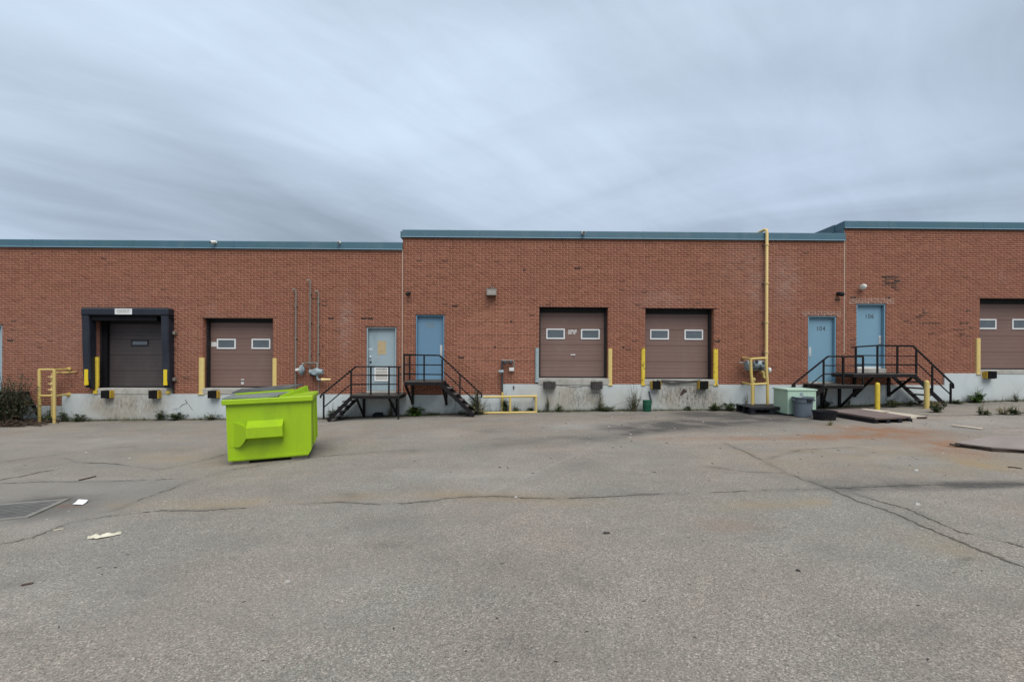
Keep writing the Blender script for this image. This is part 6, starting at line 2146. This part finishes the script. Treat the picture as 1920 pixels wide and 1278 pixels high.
def weed(px, py, hpx, wpx, label, style='leafy', mat='leaf', name='weed_plant', dens=1.0, y=None, cat='weed'):
    g = G(px, py)
    if g.y > D - 0.12 or y:
        g.y = y or D - 0.12
        g.x = PX(px, py, g.y)
        g.z = gzf(g.x, g.y)
    k = g.y / F
    H, W = hpx * k, wpx * k
    o = empty(name, g, label, cat, 'weeds along the wall and in the cracks')
    st, lf_ = MB(), MB()
    ns = max(4, int((8 if style != 'grass' else 34) * dens * (0.6 + W)))
    if style == 'bush':
        ns = int(12 * dens)
    for i in range(ns):
        a = random.uniform(0, 6.28)
        r = random.uniform(0.0, 1.0) ** 0.7
        tip = Vector((g.x + math.cos(a) * W / 2 * r, min(g.y + math.sin(a) * min(W / 2, 0.25) * r, D - 0.06), g.z + H * random.uniform(0.25, 1.0) * (1 - 0.3 * r)))
        b0 = Vector((g.x + random.uniform(-0.3, 0.3) * W * 0.35, min(g.y + random.uniform(-0.04, 0.04), D - 0.06), g.z - 0.01))
        b0.z = gzf(b0.x, b0.y) - 0.01
        mid = b0.lerp(tip, 0.5) + Vector((0, 0, 0.1 * H))
        if style == 'grass':
            w = random.uniform(0.004, 0.009)
            s = Vector((math.sin(a), -math.cos(a), 0)) * w
            kk = len(lf_.v)
            lf_.v += [tuple(b0 - s), tuple(b0 + s), tuple(mid + s * 0.8), tuple(mid - s * 0.8), tuple(tip)]
            lf_.f += [(kk, kk + 1, kk + 2, kk + 3), (kk + 3, kk + 2, kk + 4)]
            continue
        st.tube([b0, mid, tip], [0.006, 0.005, 0.003], 4)
        if i % 3 == 0:                                  # a bare or seeding stalk that overtops the leaves
            e = b0 + Vector((random.uniform(-0.4, 0.4) * W, -abs(random.gauss(0, 0.04)), H * random.uniform(0.8, 1.35)))
            st.tube([b0, b0.lerp(e, 0.5) + Vector((0.01, 0, 0.02)), e], [0.005, 0.004, 0.002], 4)
            for j in range(5):
                add_leaf(lf_, b0.lerp(e, random.uniform(0.55, 1.0)), Vector((random.uniform(-1, 1), -random.random(), 0.5)), 0.035, 0.012, 0.2)
        nl = {'leafy': 14, 'thin': 10, 'bush': 30, 'broad': 5}[style]
        for j in range(nl):
            t = random.uniform(0.15, 1.0)
            p = b0.lerp(mid, t * 2) if t < 0.5 else mid.lerp(tip, t * 2 - 1)
            aa = random.uniform(0, 6.28)
            d = Vector((math.cos(aa), math.sin(aa) * 0.8, random.uniform(-0.1, 0.7)))
            ln = {'leafy': 0.105, 'thin': 0.075, 'bush': 0.09, 'broad': 0.26}[style] * random.uniform(0.6, 1.3)
            q = p.copy()
            if q.y + d.y * ln > D - 0.05:
                d.y = -abs(d.y)
            add_leaf(lf_, q, d, ln, ln * {'leafy': 0.38, 'thin': 0.3, 'bush': 0.5, 'broad': 0.4}[style], random.uniform(0.05, 0.5))
    if st.v:
        st.build('stalk', 'stalk', o)
    lf_.build('foliage', mat, o)
    return o


weed(90, 792, 16, 40, 'low green clump at the feet of the yellow frame by the shrub', 'bush', 'leaf')
weed(92, 790, 34, 18, 'upright dark weed inside the yellow frame by the shrub', 'leafy', 'leaf_dark')
weed(122, 789, 30, 26, 'spreading weed just right of the yellow frame by the shrub', 'leafy', 'leaf')
weed(146, 790, 16, 40, 'low tangled weeds left of the dock seal', 'leafy', 'leaf_dark', dens=1.4)
weed(300, 788, 24, 26, 'leafy weed below the right dock seal bumper', 'leafy', 'leaf_dark', dens=1.3)
weed(333, 787, 18, 36, 'low dark bushy weed below the cracked pale concrete', 'bush', 'leaf_dark')
weed(398, 787, 14, 30, 'low weed peeping out left of the lime bin', 'leafy', 'leaf_dark')
weed(622, 783, 26, 24, 'leafy weed behind the treads of the left stair', 'leafy', 'leaf_dark', dens=1.3)
weed(733, 780, 36, 22, 'thin upright weed under the left stair landing', 'thin', 'leaf', dens=1.5)
weed(780, 779, 20, 34, 'broad leaved weed growing below the landing of door 102', 'broad', 'leaf_bright', dens=1.4)
weed(812, 778, 10, 40, 'flat grassy weed under the middle stair', 'grass', 'leaf')
weed(893, 776, 58, 34, 'tall grassy weed at the foot of the middle stair', 'leafy', 'leaf', dens=2.6)
weed(897, 777, 30, 46, 'brownish weed clump hiding the foot of the middle stair', 'leafy', 'leaf_dry', dens=1.8)
weed(946, 773, 34, 16, 'dark bushy weed inside the low yellow frame', 'bush', 'leaf_dark')
weed(966, 773, 20, 16, 'small pale weed inside the low yellow frame', 'leafy', 'leaf')
weed(996, 772, 13, 10, 'tiny weed at the right post of the low yellow frame', 'leafy', 'leaf_dark')
weed(1027, 770, 40, 12, 'thin vine climbing below the left worn grey bumper', 'thin', 'leaf_dark', dens=1.5)
weed(1048, 770, 20, 18, 'leafy weed right of the thin climbing vine', 'leafy', 'leaf')
weed(1126, 770, 44, 26, 'tall pale thin weed below the right worn grey bumper', 'thin', 'leaf_dry', dens=1.5)
weed(1136, 770, 12, 50, 'low green mat of weeds beside the tall pale weed', 'leafy', 'leaf', dens=1.4)
weed(1190, 771, 44, 40, 'spreading weed leaning left of the green bucket', 'thin', 'leaf', dens=3.0)
weed(1290, 769, 12, 12, 'small weed under the gouged concrete', 'leafy', 'leaf')
weed(1338, 770, 17, 34, 'leafy weed mound under the chipped guard, left half', 'bush', 'leaf', dens=1.2)
weed(1367, 770, 20, 34, 'leafy weed mound beside the black pallet, right half', 'bush', 'leaf', dens=1.2)
weed(1400, 768, 40, 8, 'thin dry stem behind the black pallet', 'thin', 'leaf_dry')
weed(1547, 762, 18, 30, 'dark weed right of the pale green cabinet', 'bush', 'leaf_dark', dens=0.9)
weed(1592, 761, 22, 14, 'small dark weed beside the stair leg below door 104', 'thin', 'leaf_dark')
weed(1676, 763, 20, 34, 'spiky weed clump between the two yellow bollards', 'leafy', 'leaf', dens=1.8)
weed(1706, 762, 16, 20, 'thin weed left of the second bollard', 'leafy', 'leaf_dark')
weed(1757, 773, 18, 24, 'round dark weed tuft in front of the second bollard', 'bush', 'leaf_dark')
weed(1752, 764, 12, 40, 'yellowish weeds at the foot of the right stair', 'leafy', 'leaf_dry', dens=1.6)
weed(1832, 755, 27, 30, 'bright green bush against the concrete, left of the yellow bumper', 'bush', 'leaf_bright', dens=2.0, name='green_bush', cat='bush')
weed(1795, 757, 8, 20, 'flat dark weed by the foot of the right stair', 'bush', 'leaf_dark', dens=0.6)
weed(1838, 778, 22, 14, 'upright weed growing from the crack below the bright bush', 'thin', 'leaf', dens=2)
weed(1851, 778, 12, 10, 'small weed beside the upright crack weed', 'leafy', 'leaf')
weed(1880, 777, 16, 30, 'sparse weed row in the crack, left part', 'thin', 'leaf_dry', dens=2)
weed(1905, 777, 18, 26, 'denser weed clump in the crack at the right edge', 'leafy', 'leaf_dark', dens=1.5)
weed(1904, 753, 18, 14, 'dry weed against the concrete at the right edge', 'thin', 'leaf_dark', dens=2)
weed(1556, 797, 18, 28, 'dry grass tuft in front of the black tub', 'grass', 'leaf_dry')

# grass and low growth along the foot of the wall
mb = MB()
spans = [(60, 175, 0.9), (175, 330, 0.5), (330, 430, 0.5), (590, 680, 0.7), (680, 800, 0.4), (800, 905, 1.3), (905, 1010, 0.8), (1010, 1080, 0.8), (1080, 1190, 1.0), (1190, 1300, 0.4), (1300, 1400, 0.9), (1530, 1640, 0.8), (1650, 1800, 1.1), (1800, 1920, 0.4)]
for a, b, dn in spans:
    for _ in range(int((b - a) * 4.0 * dn)):
        px = random.uniform(a, b)
        x = PX(px, 775)
        if fbm(np.array(x * 1.8), np.array(3.3), 4) < 0.42:
            continue
        y = D - 0.04 - abs(random.gauss(0, 0.10))
        z = gzf(x, y) - 0.005
        h = random.uniform(0.03, 0.13)
        aa = random.uniform(0, 6.28)
        s = Vector((math.cos(aa), math.sin(aa), 0)) * random.uniform(0.004, 0.012)
        tip = Vector((x + random.uniform(-0.06, 0.06), min(y + random.uniform(-0.06, 0.02), D - 0.045), z + h))
        p = Vector((x, y, z))
        k = len(mb.v)
        mb.v += [tuple(p - s), tuple(p + s), tuple(tip)]
        mb.f += [(k, k + 1, k + 2)]
for _ in range(150):
    a, b, dn = random.choice(spans)
    if random.random() > dn:
        continue
    x = PX(random.uniform(a, b), 775)
    y = D - 0.05 - abs(random.gauss(0, 0.07))
    hh_ = random.choice((0.06, 0.1, 0.14, 0.2, 0.3)) * random.uniform(0.7, 1.2)
    lean = Vector((random.uniform(-0.3, 0.3), random.uniform(-0.5, 0.0), 1.0)).normalized()
    p0 = Vector((x, y, gzf(x, y)))
    for k_ in range(random.randint(5, 14)):
        t_ = random.uniform(0.1, 1.0)
        q_ = p0 + lean * hh_ * t_
        aa = random.uniform(0, 6.28)
        d_ = Vector((math.cos(aa), -abs(math.sin(aa)) * 0.8, random.uniform(0.0, 0.8)))
        add_leaf(mb, q_, d_, random.uniform(0.03, 0.09) * (1.2 - 0.5 * t_), random.uniform(0.012, 0.028), 0.3)
    k = len(mb.v)
    mb.v += [(p0.x - 0.004, p0.y, p0.z), (p0.x + 0.004, p0.y, p0.z), tuple(p0 + lean * hh_)]
    mb.f += [(k, k + 1, k + 2)]
mb.build('wall_foot_grass', 'leaf', kind='stuff', origin=(0, D, 0), label='thin grass and low weeds along the foot of the wall')
# soil and leaf litter that has gathered in the corner of wall and yard
mb = MB()
n = 420
xs = np.linspace(PX(-60, 790), PX(1980, 750), n)
wd = 0.05 + 0.22 * fbm(xs * 0.9, xs * 0 + 2.0, 14) ** 1.5
vs = []
for x, w_ in zip(xs, wd):
    w_ = float(w_) * random.uniform(0.7, 1.3)
    vs += [(x, D - 0.03, gzf(x, D) + 0.03 + 0.03 * float(w_)), (x, D - 0.035 - w_ * 0.5, gzf(x, D - w_ * 0.5) + 0.018), (x, D - 0.04 - w_, gzf(x, D - w_) - 0.004)]
mb.add(vs, [(i * 3 + j, i * 3 + j + 1, i * 3 + j + 4, i * 3 + j + 3) for i in range(n - 1) for j in range(2)])
M['soil'] = worn('gathered_soil', (0.10, 0.088, 0.066), (0.06, 0.055, 0.04), 0.95, 9, 0.9, dirt=(0.17, 0.155, 0.12), dirt_amt=0.8, dirt_scale=12, bmp=0.8, bscale=40, spec=0.1)
mb.build('soil_strip', 'soil', kind='stuff', origin=(0, D, 0), label='dark soil and leaf litter gathered along the wall foot')

# big shrub at the left edge and the brush pile below it
g = Vector((PX(18, 790, 14.0), 14.0, 0))
g.z = gzf(g.x, g.y)
o = empty('shrub', g, 'large dark leafy shrub at the left edge, growing over the stair', 'shrub')
st, lf_ = MB(), MB()
for i in range(130):
    tx = PX(random.gauss(14, 24), 760, 14.0)
    rr = (tx - g.x) / 0.9
    top = P(20, 698, 14.0).z - max(0.0, abs(rr) - 0.22) * 1.15
    tip = Vector((tx, 14.0 + random.uniform(-0.5, 0.5), g.z + max(0.12, top - g.z) * random.uniform(0.25, 1.0)))
    b0 = Vector((g.x + random.uniform(-0.25, 0.25), 14.0 + random.uniform(-0.15, 0.15), g.z - 0.02))
    mid = b0.lerp(tip, 0.55) + Vector((random.uniform(-0.08, 0.08), 0, 0.12))
    st.tube([b0, mid, tip], [0.012, 0.009, 0.004], 5)
    for j in range(28):
        t = random.uniform(0.2, 1.0)
        p = b0.lerp(mid, t * 2) if t < 0.5 else mid.lerp(tip, t * 2 - 1)
        p = p + Vector((random.gauss(0, 0.05), random.gauss(0, 0.05), random.gauss(0, 0.05)))
        aa = random.uniform(0, 6.28)
        add_leaf(lf_, p, Vector((math.cos(aa), math.sin(aa), random.uniform(-0.2, 0.8))), random.uniform(0.06, 0.12), random.uniform(0.03, 0.05), random.uniform(0.1, 0.5))
st.build('branch', 'twig', o)
lf_.build('foliage', 'leaf_shrub', o)
g2 = Vector((PX(32, 792, 13.85), 13.85, 0))
g2.z = gzf(g2.x, g2.y)
o = empty('brush_pile', g2, 'low pile of dry brown twigs under the shrub at the left edge', 'brush pile')
st, lf_ = MB(), MB()
for i in range(150):
    c = Vector((g2.x + random.gauss(0, 0.42), g2.y + random.uniform(-0.22, 0.3), 0))
    c.z = gzf(c.x, c.y) + abs(random.gauss(0.03, 0.07))
    a = random.uniform(0, 6.28)
    d = Vector((math.cos(a), math.sin(a) * 0.5, random.uniform(-0.1, 0.35))) * random.uniform(0.15, 0.38)
    st.tube([c - d * 0.5, c + Vector((0, 0, 0.03)), c + d * 0.5], [0.009, 0.008, 0.004], 4)
    for j in range(5):
        add_leaf(lf_, c + d * random.uniform(-0.5, 0.5), Vector((random.uniform(-1, 1), random.uniform(-1, 1), random.uniform(-0.2, 0.6))), random.uniform(0.04, 0.09), 0.03, 0.4)
M['leaf_brown'] = leaf_material('dead_brown_leaf', (0.045, 0.028, 0.018), (0.12, 0.075, 0.045))
st.build('twig', 'twig', o, kind='stuff')
lf_.build('dead_leaf_mass', 'leaf_brown', o, kind='stuff')
